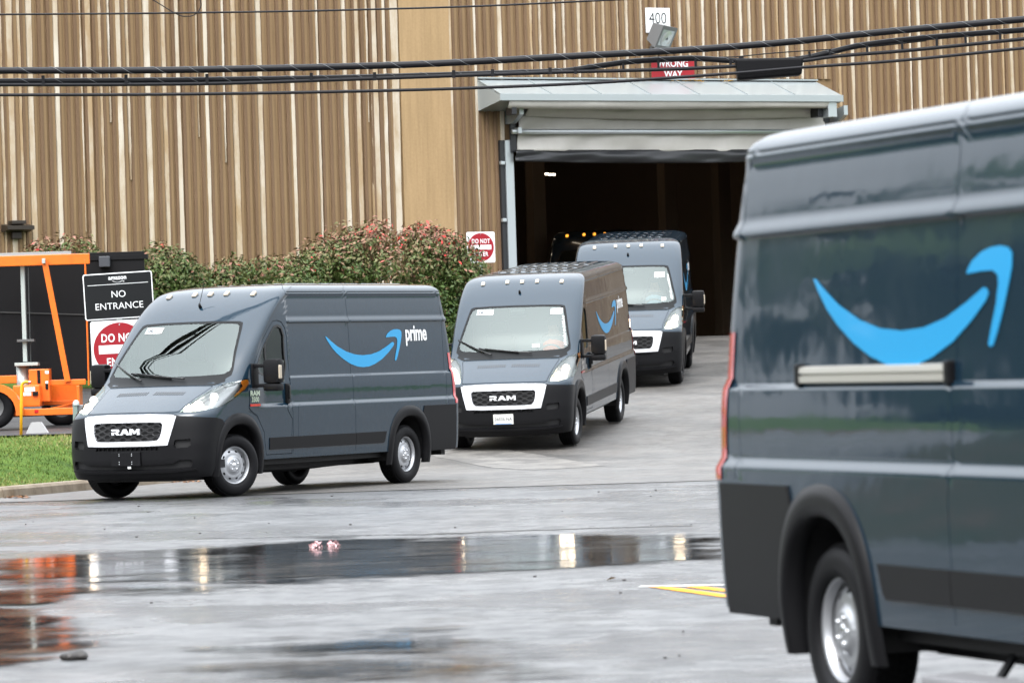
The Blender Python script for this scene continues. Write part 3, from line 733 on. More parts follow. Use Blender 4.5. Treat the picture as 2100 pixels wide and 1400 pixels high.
HEAD = [Fy(.675, 1.032), Fy(.68, 1.09), Fy(.715, 1.19), Fy(.78, 1.29), Fy(.87, 1.36), (-.08, v_z(1.40)), (.06, v_z(1.41)), (.13, v_z(1.37)), (.13, v_z(1.27)), (.05, v_z(1.16)), (-.09, v_z(1.08)), Fy(.90, 1.045), Fy(.80, 1.03)]
SURR = [(-LF, v_z(1.008))] + [Fy(y, z) for y, z in ((.3, 1.008), (.6, 1.0), (.655, .985), (.625, .85), (.585, .70), (.57, .645), (.3, .638))] + [(-LF, v_z(.638))]
GRIL = [(-LF, v_z(.92))] + [Fy(y, z) for y, z in ((.3, .92), (.47, .915), (.495, .89), (.485, .80), (.465, .735), (.43, .70), (.3, .695))] + [(-LF, v_z(.695))]
BUMP = [(-LF, v_z(1.012)), Fy(.3, 1.012), Fy(.62, 1.005), Fy(.70, .985), Fy(.9, .97), (-.05, v_z(.955)), Sa(.56, .93), Sa(.70, .80), Sa(.55, .6), Sa(.52, .30), (0, v_z(.27)), (-.5, v_z(.25)), (-LF, v_z(.245))]
FOG = [Fy(y, z) for y, z in ((.655, .705), (.83, .715), (.835, .64), (.80, .615), (.66, .61), (.64, .64))]
SLOT = [(-LF, v_z(.622))] + [Fy(y, z) for y, z in ((.44, .624), (.455, .59))] + [(-LF, v_z(.588))]
INTK = [(-LF, v_z(.415)), Fy(.3, .415), Fy(.45, .42), Fy(.62, .425), Fy(.70, .465), Fy(.83, .47), Fy(.85, .43), Fy(.82, .375), Fy(.6, .36), (-LF, v_z(.355))]
DOOR = [Sa(a, z) for a, z in ((1.55, .47), (2.145, .47), (2.155, .9), (2.158, 1.4), (2.15, 1.9), (2.12, 2.02), (2.05, 2.095), (1.95, 2.115), (1.84, 2.10), (1.72, 2.0), (1.28, 1.555), (1.22, 1.42), (1.17, 1.25), (1.16, 1.05), (1.35, .95), (1.5, .75))]
WIND = [Sa(a, z) for a, z in ((2.04, 1.45), (2.075, 1.55), (2.07, 1.93), (2.03, 2.02), (1.95, 2.045), (1.86, 2.03), (1.76, 1.945), (1.40, 1.575), (1.385, 1.52), (1.45, 1.475), (1.7, 1.42), (1.93, 1.395), (2.0, 1.41))]
RUBS = [Sa(a, z) for a, z in ((1.62, .535), (4.33, .535), (4.36, .56), (4.40, .68), (1.62, .68))]
RBUM = [Sa(5.35, .40), Sa(5.3, .70), Sa(5.36, .985)] + [(float(a_re(z)) - float(a_e(z)), float(v_z(z))) for z in (.985, .8, .6, .4)]
ROOFP = [(2.70 - 2.6 + .0, 0)]
_vr = float(np.interp(-.72, -_cy, _cv)); ROOFP = [(2.66 - float(a_e(c_z(v))), v) for v in np.linspace(_vr, VMAX, 12)] + [(5.74 - float(a_e(c_z(v))), v) for v in np.linspace(VMAX, _vr, 12)]
def seam(a, z0, z1, wid=.007):
    zz = np.linspace(z0, z1, 30); return [Sa(a, z) for z in zz] + [Sa(a + wid, z) for z in zz[::-1]]
def hseam(pts, wid=.007):
    return [Sa(a, z) for a, z in pts] + [Sa(a, z - wid) for a, z in pts[::-1]]
REAR_EDGE = [(float(a_re(z) - a_e(z)), float(v_z(z))) for z in np.r_[np.linspace(.42, 2.3, 14), c_z(np.linspace(v_z(2.32), VMAX - .0005, 24))]]
BODY = [(-LF, .3)] + [(-LF, VMAX), ] + REAR_EDGE[::-1] + [(4.9, v_z(.42)), (.5, v_z(.42)), (.2, .3)]
SILL = [Sa(1.3, .2), Sa(1.3, .42), Sa(6.4, .42), Sa(6.4, .2)]
SROWS = [float(v_z(z)) for z in (1.04, 1.052, 1.065, 1.08, 1.092, 1.105, 1.12, 1.394, 1.402, 1.409, 1.416, 1.423, 1.431, 1.44, 2.068, 2.075, 2.079, 2.084, 2.09, 2.098, 2.115, 2.13, 2.145, 2.162, 2.175, 2.432, 2.442, 2.449, 2.455, 2.461, 2.468, 2.478)]

def inset(poly, d, keep=None):
    q = np.array(poly, float); c0 = q.mean(0); out = []
    n = len(q); area = 0.5 * np.sum(q[:, 0] * np.roll(q[:, 1], -1) - np.roll(q[:, 0], -1) * q[:, 1]); sg = 1 if area > 0 else -1
    for i in range(n):
        e0 = q[i] - q[i - 1]; e1 = q[(i + 1) % n] - q[i]; n0 = np.array([-e0[1], e0[0]]) / (np.hypot(*e0) + 1e-9) * sg; n1 = np.array([-e1[1], e1[0]]) / (np.hypot(*e1) + 1e-9) * sg
        m = n0 + n1; m = m / max(np.dot(m, m) / 2, .5); p = q[i] + m * d
        if q[i][0] <= -LF + 1e-6: p = np.array([-LF, q[i][1] + math.copysign(d, c0[1] - q[i][1])])
        out.append(tuple(p))
    return out
def make_van():
    vn = empty('delivery_van'); random.seed(5)
    sld = [Sa(a, z) for a, z in ((2.30, .47), (3.645, .47), (3.645, 2.0), (3.64, 2.06), (2.31, 2.06), (2.30, 1.9))]
    seams = [seam(2.165, .48, 2.575), seam(3.65, .46, 2.575), seam(6.0, 1.0, 2.42, .006),
             hseam([(1.16, 1.02), (1.3, .97), (1.4, .9)], .006), seam(2.29, .62, 1.05, .005)]
    common = [HOOD, WSCR, HEAD, BUMP, ARCH_F, ARCH_R, DOOR, RBUM, ROOFP, SURR]
    panel('body', [BODY], common + seams, V_PAINT, vn, .06, rows=SROWS, sides='LR')
    # dark inner shell behind the panel gaps and as cab lining
    panel('inner_shell', [BODY], [WSCR, WIND, HEAD, BUMP, arch(FA, .5, .55), arch(RA, .5, .55)], V_DARK, vn, .12, off=-.024, flange=0)
    # rear doors
    V = []; nc = 33
    vv = np.unique(np.r_[np.linspace(v_z(.42), VMAX - .001, 44), SROWS]); nr = len(vv)
    for v in vv:
        z, y0 = float(c_z(v)), float(c_y(v))
        dd = float(disp(np.array(a_re(z)), np.array(z))) if y0 > .55 else 0.0
        for k in range(nc):
            t = -1 + 2 * k / (nc - 1); f_ = abs(t) * math.pi / 2; r_ = math.sin(f_) ** .35; g_ = 1 - math.cos(f_) ** .35 if f_ < math.pi / 2 - 1e-6 else 1
            V.append((AX - (float(Pr(z)) - DR * g_), math.copysign((y0 + dd) * r_, t) if t else 0, z))
    rd = obj('rear_door', V, [(j * nc + i, j * nc + i + 1, (j + 1) * nc + i + 1, (j + 1) * nc + i) for j in range(nr - 1) for i in range(nc - 1)][::1], V_PAINT, vn, True)
    bm = bmesh.new(); bm.from_mesh(rd.data); bmesh.ops.recalc_face_normals(bm, faces=bm.faces[:]); bm.to_mesh(rd.data); bm.free()
    for sd in 'LR': panel('rear_bumper', [RBUM], [arch(RA, .45, .50)], V_BLACK, vn, .06, off=.012, flange=.03, sides=sd)
    MB().box((AX - 6.31, 0, .5), (.12, 1.7, .22), bev=.03).build('rear_step', V_BLACK, vn)
    for s_ in (1, -1):
        pts = [(5.99 + .17 + .0, z) for z in (1.0,)]
        m_ = MB(); prof = []
        for z in np.linspace(1.0, 1.66, 14): prof.append((float(Pr(z)) - DR, float(c_y(v_z(z))) + float(disp(np.array(6.0), np.array(z))), z))
        vs = []
        for a, y, z in prof: vs += [(AX - (a - .01), s_ * (y + .006), z), (AX - (a + .06), s_ * (y + .002), z), (AX - (a + .118), s_ * (y - .045), z), (AX - (a + .128), s_ * (y - .14), z)]
        m_.add(vs, [(i * 4 + j, i * 4 + j + 1, i * 4 + j + 5, i * 4 + j + 4) for i in range(13) for j in range(3)]); m_.build('tail_light', V_RED, vn, True)
    # roof panel with pressed ribs
    panel('roof_panel', [ROOFP], [], V_PAINT, vn, .028, off=-.002, flange=.0)
    # bonnet
    hd = panel('bonnet', [inset(HOOD, .007)], [], V_PAINT, vn, .05, off=.001, flange=.016)
    # shrink the bonnet a touch for its shut lines
    for s_, y0 in ((1, .10), (-1, .10)):
        for k in range(13):
            y = s_ * (.06 + k * .034); p, n_ = spt(Fy(abs(y), 1.262 - .02 * abs(y)), .002); 
            if y < 0: p.y, n_.y = -p.y, -n_.y
            u_ = Vector((0, 1, 0)); w_ = n_.cross(u_).normalized(); rot = Matrix((w_, u_, n_)).transposed()
            if k == 0: vent = MB()
            vent.box(p, (.085, .016, .004), rot)
        vent.build('bonnet_vent', V_GLOSS, hd)
    # windscreen
    ws = panel('windscreen', [WSCR], [], V_GLASS, vn, .08, off=-.004, flange=0)
    panel('black_border', [WSCR], [WSIN], V_FRIT, ws, .05, off=-.0015, flange=.006)
    cow = [(-LF, v_z(1.385)), Fy(.5, 1.392), Fy(.84, 1.417), Fy(.86, 1.38), Fy(.76, 1.342), Fy(.5, 1.347), (-LF, v_z(1.349))]
    panel('cowl', [cow], [], V_FRIT, vn, .05, off=.003, flange=.01)
    for (ya, yb, za, zb) in ((.32, -.42, 1.41, 1.49), (-.30, -.80, 1.40, 1.60)):
        pts = []
        for k in range(13):
            t = k / 12; y = ya + (yb - ya) * t; z = za + (zb - za) * (t ** 1.15); p, n_ = spt(Fy(abs(y), z), .03); p.y = math.copysign(abs(p.y), y); pts.append(p)
        m_ = MB(); m_.tube(pts, [.011 - .004 * k / 12 for k in range(13)], 6); wp = m_.build('wiper', V_GLOSS, vn, True)
        pts2 = []
        for k in range(9):
            t = .28 + .86 * k / 8; y = ya + (yb - ya) * t; z = za + (zb - za) * t ** 1.15; p, n_ = spt(Fy(abs(y), z), .012); p.y = math.copysign(abs(p.y), y); pts2.append(p)
        MB().tube(pts2, .013, 6).build('wiper_blade', V_GLOSS, wp, True)
    mb_ = MB(); p, n_ = spt((-LF + .001, v_z(2.04)), -.03); mb_.box(p - Vector((.05, 0, 0)), (.10, .26, .10), bev=.03); mb_.build('mirror_housing', V_GLOSS, ws)
    # bumper, grille
    bp = panel('bumper', [BUMP], [SURR, FOG, SLOT, INTK, ARCH_F, arch(FA, .53, .6)], V_BLACK, vn, .045, off=.012, flange=.045)
    for nm, po, of in (('lower_intake', INTK, -.025), ('intake_slot', SLOT, -.03)):
        panel(nm, [po], [], V_DARK, bp, .06, off=of, flange=0)
    for sd in 'LR': panel('fog_recess', [FOG], [], V_DARK, bp, .06, off=-.03, flange=0, sides=sd)
    for k in range(-6, 7):
        y = k * .068; p, n_ = spt(Fy(abs(y), .605), -.004); p.y = y if k else 0; MB().box(p, (.03, .010, .034)).build('slot_bar', V_BLACK, bp)
    for y0 in (-1, 1):
        lip = [Fy(t, z) for t, z in ((.05, .345), (.6, .345), (.86, .37), (.88, .35), (.6, .325), (.05, .325))]
    panel('bumper_lip', [[(-LF, v_z(.350))] + [Fy(y, z) for y, z in ((.6, .352), (.86, .368), (.88, .35), (.6, .325))] + [(-LF, v_z(.322))]], [], V_BLACK, bp, .05, off=.03, flange=.04)
    gs = panel('grille_surround', [SURR], [GRIL], V_WHITE, vn, .04, off=.020, flange=.035)
    gr = panel('grille', [GRIL], [], V_DARK, vn, .06, off=-.02, flange=0)
    m_ = MB(); rows_ = 6; zz0, zz1 = .70, .915; dzr = (zz1 - zz0) / rows_
    for j in range(rows_ + 1):
        z = zz0 + j * dzr; pts = []; lim = .485 - .05 * max(0, (.78 - z) / .08)
        y = -lim; k = 0
        per = .155
        while y <= lim + 1e-6:
            phs = ((y / per) + (.5 if j % 2 else 0)) % 1.0
            tri = (1 if phs < .30 else 1 - (phs - .30) / .20 if phs < .5 else 0 if phs < .8 else (phs - .8) / .2)
            zq = min(max(z + (tri - .5) * dzr * .62, zz0 - .01), zz1 + .01)
            p, n_ = spt(Fy(abs(y), zq), .006); p.y = math.copysign(abs(p.y), y); pts.append(p); y += per / 10
        if len(pts) > 2: m_.tube(pts, .0085, 4)
    m_.build('grille_mesh', mat('grille_bar', (.035, .035, .037), .3), gr)
    # nameplate on the grille: R A M in extruded blocks
    def letters():
        mbx = MB(); f = lambda u, v, d: None
        x0, _n0 = spt((-LF + .001, v_z(.815)), .02)
        def mp(ox):
            return lambda u, v, d: (x0.x + .004 + d, ox + u, .778 + v - .0)
        H = .072
        Rr = [(0, 0), (.034, 0), (.034, .022), (.05, .022), (.075, 0), (.115, 0), (.085, .026), (.105, .034), (.11, .05), (.10, .066), (.08, H), (0, H), (0, H * .72), (.07, H * .72), (.074, H * .62), (.07, H * .52), (0, H * .52)]
        Aa = [(0, 0), (.036, 0), (.047, .016), (.083, .016), (.094, 0), (.13, 0), (.083, H), (.047, H)]
        Mm = [(0, 0), (.032, 0), (.032, .042), (.062, .010), (.078, .010), (.108, .042), (.108, 0), (.14, 0), (.14, H), (.104, H), (.07, .036), (.036, H), (0, H)]
        tot = .115 + .13 + .14 + .016; ox = -tot / 2
        for poly, wd_ in ((Rr, .115), (Aa, .13), (Mm, .14)):
            g = mp(ox); P, T = cdt([poly], [], []); nP = len(P)
            mbx.add([g(a, b, .02) for a, b in P], [tuple(t) for t in T]); n = len(poly)
            mbx.add([g(a, b, 0) for a, b in poly] + [g(a, b, .02) for a, b in poly], [(k, (k + 1) % n, n + (k + 1) % n, n + k) for k in range(n)])
            ox += wd_ + .008
        return mbx
    letters().build('nameplate', mat('bright_badge', (.80, .81, .83), .3, .25), gr)
    # headlights
    for sd in 'LR':
        k = 1 if sd == 'L' else -1
        hl = panel('headlight', [HEAD], [], V_LENS, vn, .05, off=.002, sides=sd, flange=.012)
        panel('headlight_bowl', [HEAD], [], mat('lamp_bowl', (.42, .43, .45), .3, .75), hl, .06, off=-.045, sides=sd, flange=0)
        rim = [(q * .0 + q, v) for q, v in HEAD]; c_ = np.mean(rim, 0); inner = [tuple(c_ + (np.array(p) - c_) * .90) for p in rim]
        panel('headlight_bezel', [rim], [inner], V_CHROME, hl, .05, off=-.006, sides=sd, flange=.03)
        am = [(-.10, v_z(1.385)), (.05, v_z(1.40)), (.115, v_z(1.365)), (.115, v_z(1.28)), (.06, v_z(1.20)), (.02, v_z(1.2)), (.03, v_z(1.32)), (-.06, v_z(1.35))]
        panel('amber_reflector', [am], [], V_AMBER, hl, .04, off=-.004, sides=sd, flange=.01)
        for (y, z, r_) in ((.80, 1.115, .058), (.88, 1.21, .052)):
            p, n_ = spt(Fy(y, z), -.014); p.y *= k; mm = MB()
            mm.lathe([(.001, .012), (r_ * .6, .01), (r_ * .9, .003), (r_, -.004), (r_ * .98, -.03)], 18, 'X', p)
            mm.build('lamp', V_LAMPB, hl, True)
        drl = [Fy(.70, 1.05), Fy(.93, 1.07), Fy(.93, 1.10), Fy(.70, 1.075)]
        panel('running_light', [drl], [], V_LAMPB, hl, .04, off=-.003, sides=sd, flange=.01)
    # doors
    wdw = {}
    for sd in 'LR':
        k = 1 if sd == 'L' else -1
        c_ = None
        d = panel('door', [inset(DOOR, .008)], [WIND, arch(FA, .53, .60)] , V_PAINT, vn, .05, off=.0, sides=sd, flange=.02, rows=SROWS[:7])
        win = panel('window', [WIND], [], V_SIDEG, d, .08, off=-.012, sides=sd, flange=0)
        cw = np.mean(WIND, 0); out_ = [tuple(cw + (np.array(p) - cw) * 1.045) for p in WIND]; in_ = [tuple(cw + (np.array(p) - cw) * .965) for p in WIND]
        panel('window_seal', [out_], [in_], V_GLOSS, win, .04, off=.004, sides=sd, flange=.012)
        bar_ = [Sa(1.63, 1.43), Sa(1.665, 1.43), Sa(1.665, 1.875), Sa(1.63, 1.84)]
        panel('window_bar', [bar_], [], V_GLOSS, win, .05, off=-.004, sides=sd, flange=.01)
        p, n_ = spt(Sa(2.075, 1.21), .012); m_ = MB(); m_.box((p.x, k * p.y, p.z), (.075, .04, .25), bev=.018); h_ = m_.build('door_handle', V_BLACK, d); autosmooth(h_)
        MB().box((p.x, k * (p.y + .03), p.z + .02), (.03, .03, .17), bev=.012).build('grip', V_GLOSS, h_)
        # badge: small chrome lettering over a red bar
        if sd == 'L':
            tv, tf = text_geo('RAM', .085, .004, 0, 'CENTER', 1.25); p, n_ = spt(Sa(1.30, 1.20), .006); bd = MB().add([(p.x - x, p.y, p.z + y) for x, y, z in tv], tf); 
            tv, tf = text_geo('3500', .085, .003, 0, 'CENTER', 1.0); bd.add([(p.x - x, p.y, p.z + y - .075) for x, y, z in tv], tf); b_ = bd.build('badge', V_CHROME, d, fix=False)
            MB().box((p.x, p.y, p.z - .115), (.22, .006, .028)).build('badge_bar', V_RED, b_)
        # mirror: tall two-piece towing head on an arm
        mo = MB(); y0 = float(c_y(v_z(1.45))); mx_, my, mz = AX - 1.34, k * (y0 + .26), 1.46
        mo.box((mx_, my, mz + .03), (.16, .23, .30), bev=.05); mo.box((mx_ + .01, my, mz - .165), (.15, .22, .09), bev=.03)
        mi = mo.build('mirror', V_BLACK, vn); autosmooth(mi, 50)
        ar = MB(); ar.box((AX - 1.30, k * (y0 + .08), 1.56), (.07, .20, .045), bev=.012); ar.box((AX - 1.30, k * (y0 + .08), 1.32), (.07, .20, .045), bev=.012); ar.box((AX - 1.31, k * (y0 + .0), 1.44), (.14, .05, .30), bev=.02)
        autosmooth(ar.build('mirror_arm', V_BLACK, mi))
        MB().box((mx_ + .03, my + k * .10, mz + .02), (.06, .05, .17), bev=.015).build('turn_signal', V_MARK, mi)
        MB().box((mx_ - .078, my, mz + .03), (.008, .19, .25)).build('mirror_glass', V_CHROME, mi)
    # lower side strips, arch flares
    for sd in 'LR':
        cut = [seam(3.65, .5, .7, .006)]
        panel('side_strip', [RUBS], cut, V_BLACK, vn, .06, off=.010, sides=sd, flange=.02)
        for ca in (FA, RA):
            inn = [Sa(a, z) for a, z in [(ca - .44, .30)] + arc(ca, .37, .44, .49, 180, 0, 30, 2.3) + [(ca + .44, .30)]]
            zz_ = .30
            m2 = MB(); secs = []
            for t in np.linspace(0, 1, 41):
                if t < .08: ang, zo = 180, (1 - t / .08)
                elif t > .92: ang, zo = 0, ((t - .92) / .08)
                else: ang, zo = 180 * (1 - (t - .08) / .84), 0
                c, s_ = math.cos(R(ang)), math.sin(R(ang)); e_ = 2 / 2.3; cc, ss = math.copysign(abs(c) ** e_, c), abs(s_) ** e_
                row = []
                for ra, rz, of in ((.43, .485, -.06), (.435, .49, .018), (.455, .515, .032), (.50, .575, .028), (.532, .622, .018), (.540, .632, -.01)):
                    a, z = ca + ra * cc, .37 + rz * ss - .12 * zo
                    qv = Sa(a, z); p, n_ = spt(qv, 0); row.append((p.x, p.y + of, p.z))
                secs.append(row)
            vs = [(x, y if sd == 'L' else -y, z) for r_ in secs for x, y, z in r_]; nq = 6
            m2.add(vs, [(i * nq + j, i * nq + j + 1, (i + 1) * nq + j + 1, (i + 1) * nq + j) for i in range(40) for j in range(nq - 1)])
            m2.build('arch_flare', V_BLACK, vn, True)
            # inner wheel housing
            y1 = .99 if sd == 'L' else -.99; y2 = y1 * .62
            pr = [(ca - .46, .30)] + arc(ca, .37, .46, .51, 180, 0, 16, 2.2) + [(ca + .46, .30)]
            mm = MB(); mm.add([(AX - a, y1, z) for a, z in pr] + [(AX - a, y2, z) for a, z in pr], [(i, i + 1, len(pr) + i + 1, len(pr) + i) for i in range(len(pr) - 1)] + [tuple(range(len(pr), 2 * len(pr)))])
            mm.build('wheel_housing', V_DARK, vn)
    # sliding door rail on the passenger side
    m_ = MB(); vs = []
    for a in np.linspace(3.72, 5.28, 12):
        for z, of in ((1.425, .0), (1.43, .028), (1.457, .030), (1.46, .016), (1.467, .016), (1.47, .030), (1.495, .028), (1.50, .0)):
            p, n_ = spt(Sa(a, z), 0); vs.append((p.x, -(p.y + of), p.z))
    m_.add(vs, [(i * 8 + j, i * 8 + j + 1, i * 8 + j + 9, i * 8 + j + 8) for i in range(11) for j in range(7)]); rl = m_.build('door_rail', mat('rail_aluminium', (.62, .60, .55), .35, .6), vn)
    for a in (3.70, 5.30):
        p, n_ = spt(Sa(a, 1.462), .012); MB().box((p.x, -p.y, p.z), (.05, .045, .10), bev=.012).build('rail_end', V_BLACK, rl)
    # marker lights, aerial
    for y in (-.62, -.235, 0, .235, .62):
        p, n_ = spt(Fy(abs(y), 2.455 if abs(y) < .5 else 2.44), .006); p.y = math.copysign(abs(p.y), y) if y else 0
        ml = MB(); ml.box(p, (.085, .06, .034), Matrix.Rotation(R(35), 3, 'Y'), bev=.012); autosmooth(ml.build('marker_light', V_MARK, vn), 50)
    p, n_ = spt((-LF + .001, v_z(2.30)), .0); m_ = MB(); m_.tube([p, p + n_ * .03, p + n_ * .05 + Vector((-.01, 0, .01))], [.022, .018, .012], 8); ae = m_.build('aerial_base', V_BLACK, vn, True)
    MB().tube([p + n_ * .04, p + n_ * .10 + Vector((-.16, 0, .22))], .004, 5).build('aerial', V_BLACK, ae)
    # vinyl: smile with arrow, lettering
    SM = [(520, 850), (540, 905), (590, 1005), (640, 1080), (720, 1170), (800, 1235), (880, 1275), (950, 1286), (1020, 1278), (1090, 1246), (1180, 1180), (1260, 1090), (1325, 1000), (1335, 970), (1328, 950), (1312, 945), (1240, 1005), (1150, 1070), (1050, 1110), (950, 1120), (850, 1105), (750, 1060), (650, 985), (580, 910), (535, 855)]
    AR = [(1240, 880), (1243, 862), (1262, 825), (1300, 788), (1340, 770), (1380, 766), (1415, 775), (1432, 800), (1432, 860), (1418, 940), (1397, 1040), (1372, 1140), (1353, 1200), (1340, 1209), (1332, 1195), (1345, 1120), (1365, 1020), (1375, 930), (1372, 893), (1350, 872), (1300, 872)]
    def decal(name, polys, m, sd, a0, a1, z0, z1):
        tr = lambda p: Sa(a0 + (a1 - a0) * (p[0] - 518) / 915, z1 - (z1 - z0) * (p[1] - 766) / 520)
        return panel(name, [[tr(p) for p in po] for po in polys], [], m, vn, .05, off=.004, sides=sd, flange=0)
    decal('smile_decal', [SM, AR], V_BLUE, 'L', 3.08, 4.96, 1.505, 1.98); decal('smile_decal', [SM, AR], V_BLUE, 'R', 5.17, 3.12, 1.49, 1.95)
    tv, tf = text_geo('prime', .27, .008, 0, 'LEFT', .88, .97)
    for sd, a0 in (('L', 5.05), ('R', 2.98)):
        k = 1 if sd == 'L' else -1; vs = []
        for x, y, z in tv:
            a = a0 + x if sd == 'L' else a0 - x
            p, n_ = spt(Sa(a, 1.835 + y * 1.05), .005); vs.append((p.x, k * p.y, p.z))
        obj('lettering_decal', vs, tf, V_WVINYL, vn)
    # underside
    m_ = MB(); m_.box((AX - 3.1, 0, .40), (5.3, 1.72, .10)); m_.box((AX - .62, 0, .30), (.8, 1.3, .18)); ub = m_.build('underbody', V_DARK, vn)
    mm = MB(); mm.tube([(-WB, -.8, .33), (-WB, .8, .33)], .05, 8); mm.box((-WB + .02, 0, .33), (.12, 1.2, .10)); mm.build('rear_axle', V_DARK, ub)
    for s_ in (-1, 1): MB().box((-2.2, s_ * .55, .34), (3.2, .09, .14)).build('chassis_rail', V_DARK, ub); MB().box((-WB, s_ * .56, .30), (1.5, .07, .05)).build('leaf_spring', V_DARK, ub)
    MB().tube([(-.3, .2, .27), (-2.4, .25, .26), (-2.6, .3, .27), (-4.6, .45, .34)], .035, 8).build('exhaust_pipe', V_DARK, ub, True)
    MB().box((AX - 6.25, 0, .37), (.1, 1.5, .09)).build('tow_beam', V_DARK, ub)
    # cab
    da = MB(); da.box((AX - 1.28, 0, 1.22), (.5, 1.72, .26), bev=.06); autosmooth(da.build('dashboard', V_INNER, vn))
    bh = MB(); bh.box((AX - 2.35, 0, 1.45), (.03, 1.8, 1.75)); bh.build('bulkhead', mat('bulkhead_white', (.42, .44, .44), .7), vn)
    for s_ in (1, -1):
        st = MB(); st.box((AX - 1.98, s_ * .45, .92), (.5, .5, .16), bev=.05); st.box((AX - 2.2, s_ * .45, 1.28), (.14, .46, .72), Matrix.Rotation(R(-8), 3, 'Y'), bev=.05); st.box((AX - 2.24, s_ * .45, 1.75), (.10, .26, .20), bev=.04)
        autosmooth(st.build('seat', V_SEAT, vn))
    sw = MB(); pts = []
    for k in range(24):
        t = 2 * math.pi * k / 24; pts.append(Vector((AX - 1.60 - .10 * math.sin(t) * 1.0, .45 + .19 * math.cos(t), 1.33 + .16 * math.sin(t))))
    sw.tube(pts, .016, 8, closed=True); sw.bar((AX - 1.60, .28, 1.33), (AX - 1.60, .62, 1.33), .03, .05); sw.build('steering_wheel', V_GLOSS, vn, True)
    # wheels
    make_wheels(vn)
    return vn
def make_wheels(vn):
    first_ = None
    # pressed steel disc with ten vents and a stepped centre
    def zprof(r): return np.interp(r, [0, .05, .085, .095, .12, .145, .185, .205, .212], [.030, .032, .030, .015, .006, .008, -.006, -.02, .0])
    def circ(cx, cy, rx, ry, n, rot=0.0): return [(cx + rx * math.cos(t) * math.cos(rot) - ry * math.sin(t) * math.sin(rot), cy + rx * math.cos(t) * math.sin(rot) + ry * math.sin(t) * math.cos(rot)) for t in np.linspace(0, 2 * math.pi, n, endpoint=False)]
    outer = circ(0, 0, .208, .208, 60); holes = []
    for k in range(10):
        t = 2 * math.pi * k / 10; holes.append(circ(.168 * math.cos(t), .168 * math.sin(t), .012, .020, 10, t))
    G = [(r * math.cos(t), r * math.sin(t)) for r in (.02, .05, .07, .085, .095, .108, .12, .135, .147, .188, .197) for t in np.linspace(0, 2 * math.pi, max(8, int(r * 260)), endpoint=False)]
    G = np.array(G); 
    for h in holes:
        hc = np.mean(h, 0); G = G[np.hypot(G[:, 0] - hc[0], G[:, 1] - hc[1]) > .026]
    P, T = cdt([outer], holes, G)
    dv = [(x, float(zprof(math.hypot(x, y))) + .02, y) for x, y in P]
    for i, (wx, wy) in enumerate(((0, 1), (0, -1), (-WB, 1), (-WB, -1))):
        rz = 0 if wy > 0 else math.pi
        if first_ is None:
            ro = obj('wheel', dv, [t[::-1] for t in T], V_STEEL, vn, True)
            m_ = MB(); m_.lathe([(.205, .02), (.213, .045), (.224, .058), (.230, .052), (.226, .03), (.218, -.08), (.0, -.09)], 40); m_.build('rim', V_STEEL, ro, True)
            m_ = MB(); m_.lathe([(.0, -.03), (.20, -.03)], 24); m_.build('brake_disc', V_DARK, ro)
            m_ = MB(); tp = [(.222, .050), (.232, .075), (.27, .088), (.315, .086), (.348, .074), (.362, .055), (.3665, .03), (.3665, -.11), (.362, -.135), (.348, -.155), (.30, -.165), (.23, -.15), (.21, -.05)]
            m_.lathe(tp, 64); ty = m_.build('tyre', V_RUBBER, ro, True)
            for kk, yy in enumerate((.0, -.03, -.06, -.09)):
                pass
            tb = MB()
            for k in range(60):
                t = 2 * math.pi * k / 60
                for yy, sh in ((.028, 0), (-.008, .4), (-.044, 0), (-.08, .4), (-.115, 0)):
                    tt = t + sh * 2 * math.pi / 60; tb.box((.3685 * math.cos(tt), yy, .3685 * math.sin(tt)), (.010, .027, .030), Matrix.Rotation(-tt, 3, 'Y'))
            tb.build('tread', V_RUBBER, ty)
            hb = MB(); hb.lathe([(.001, .058), (.022, .057), (.030, .05), (.034, .045)], 20)
            for k in range(5):
                t = 2 * math.pi * k / 5 + .3; hb.lathe([(.001, .062), (.010, .061), (.0125, .055), (.0125, .045)], 8, 'Y', (.058 * math.cos(t), 0, .058 * math.sin(t)))
            hb.build('hub', V_CHROME, ro, True)
            first_ = ro; o = ro
        else: o = copy_tree(first_, vn)
        o.location = (wx, wy * .875, .372); o.rotation_euler = (0, .3 * i, rz)
# ------------------------------------------------------------------ vans in place
def place(vn, fx, fy, th, zf, steer=0.0):
    hx, hy = -math.sin(th), -math.cos(th)
    rx, ry = fx - hx * WB, fy - hy * WB; z0, z1 = zf(fx, fy), zf(rx, ry)
    vn.location = (fx, fy, float(z0) + .003); vn.rotation_euler = (0, math.atan2(float(z1 - z0), WB), math.atan2(hy, hx))
    for o in vn.children:
        if o.name.startswith('wheel') and not o.name.startswith('wheel_') and abs(o.location.x) < .1:
            o.rotation_euler.z += steer
def axle(px, py, th, zf):
    p = on(px, py, zf); return p.x - .96 * math.cos(th), p.y + .96 * math.sin(th)
dz2 = lambda X, Y: drive_z(X, Y) + .004
van1 = make_van()
van2, van3, van4, van5 = [copy_tree(van1) for _ in range(4)]
T1, T2, T3, T5 = R(29.2), R(11.1), R(4.8), R(6)
place(van1, -4.194, 52.87, T1, lambda X, Y: 0.004, R(-19))
place(van2, *axle(1187, 913, T2, dz2), T2, dz2, R(-3))
place(van3, *axle(1401, 786, T3, dz2), T3, dz2, R(-3))
place(van4, 3.50, 14.95, R(-18), road_z)
place(van5, 1.83, 97.0, T5, lambda X, Y: FLOOR_Z - .02)
G_ = 'delivery vans with the same livery'
tag(van1, 'blue-grey delivery van turning out past the no entrance sign, plate holder empty', 'van', G_)
tag(van2, 'blue-grey delivery van with white number plate, second in the line', 'van', G_)
tag(van3, 'blue-grey delivery van third in the line just outside the open door', 'van', G_)
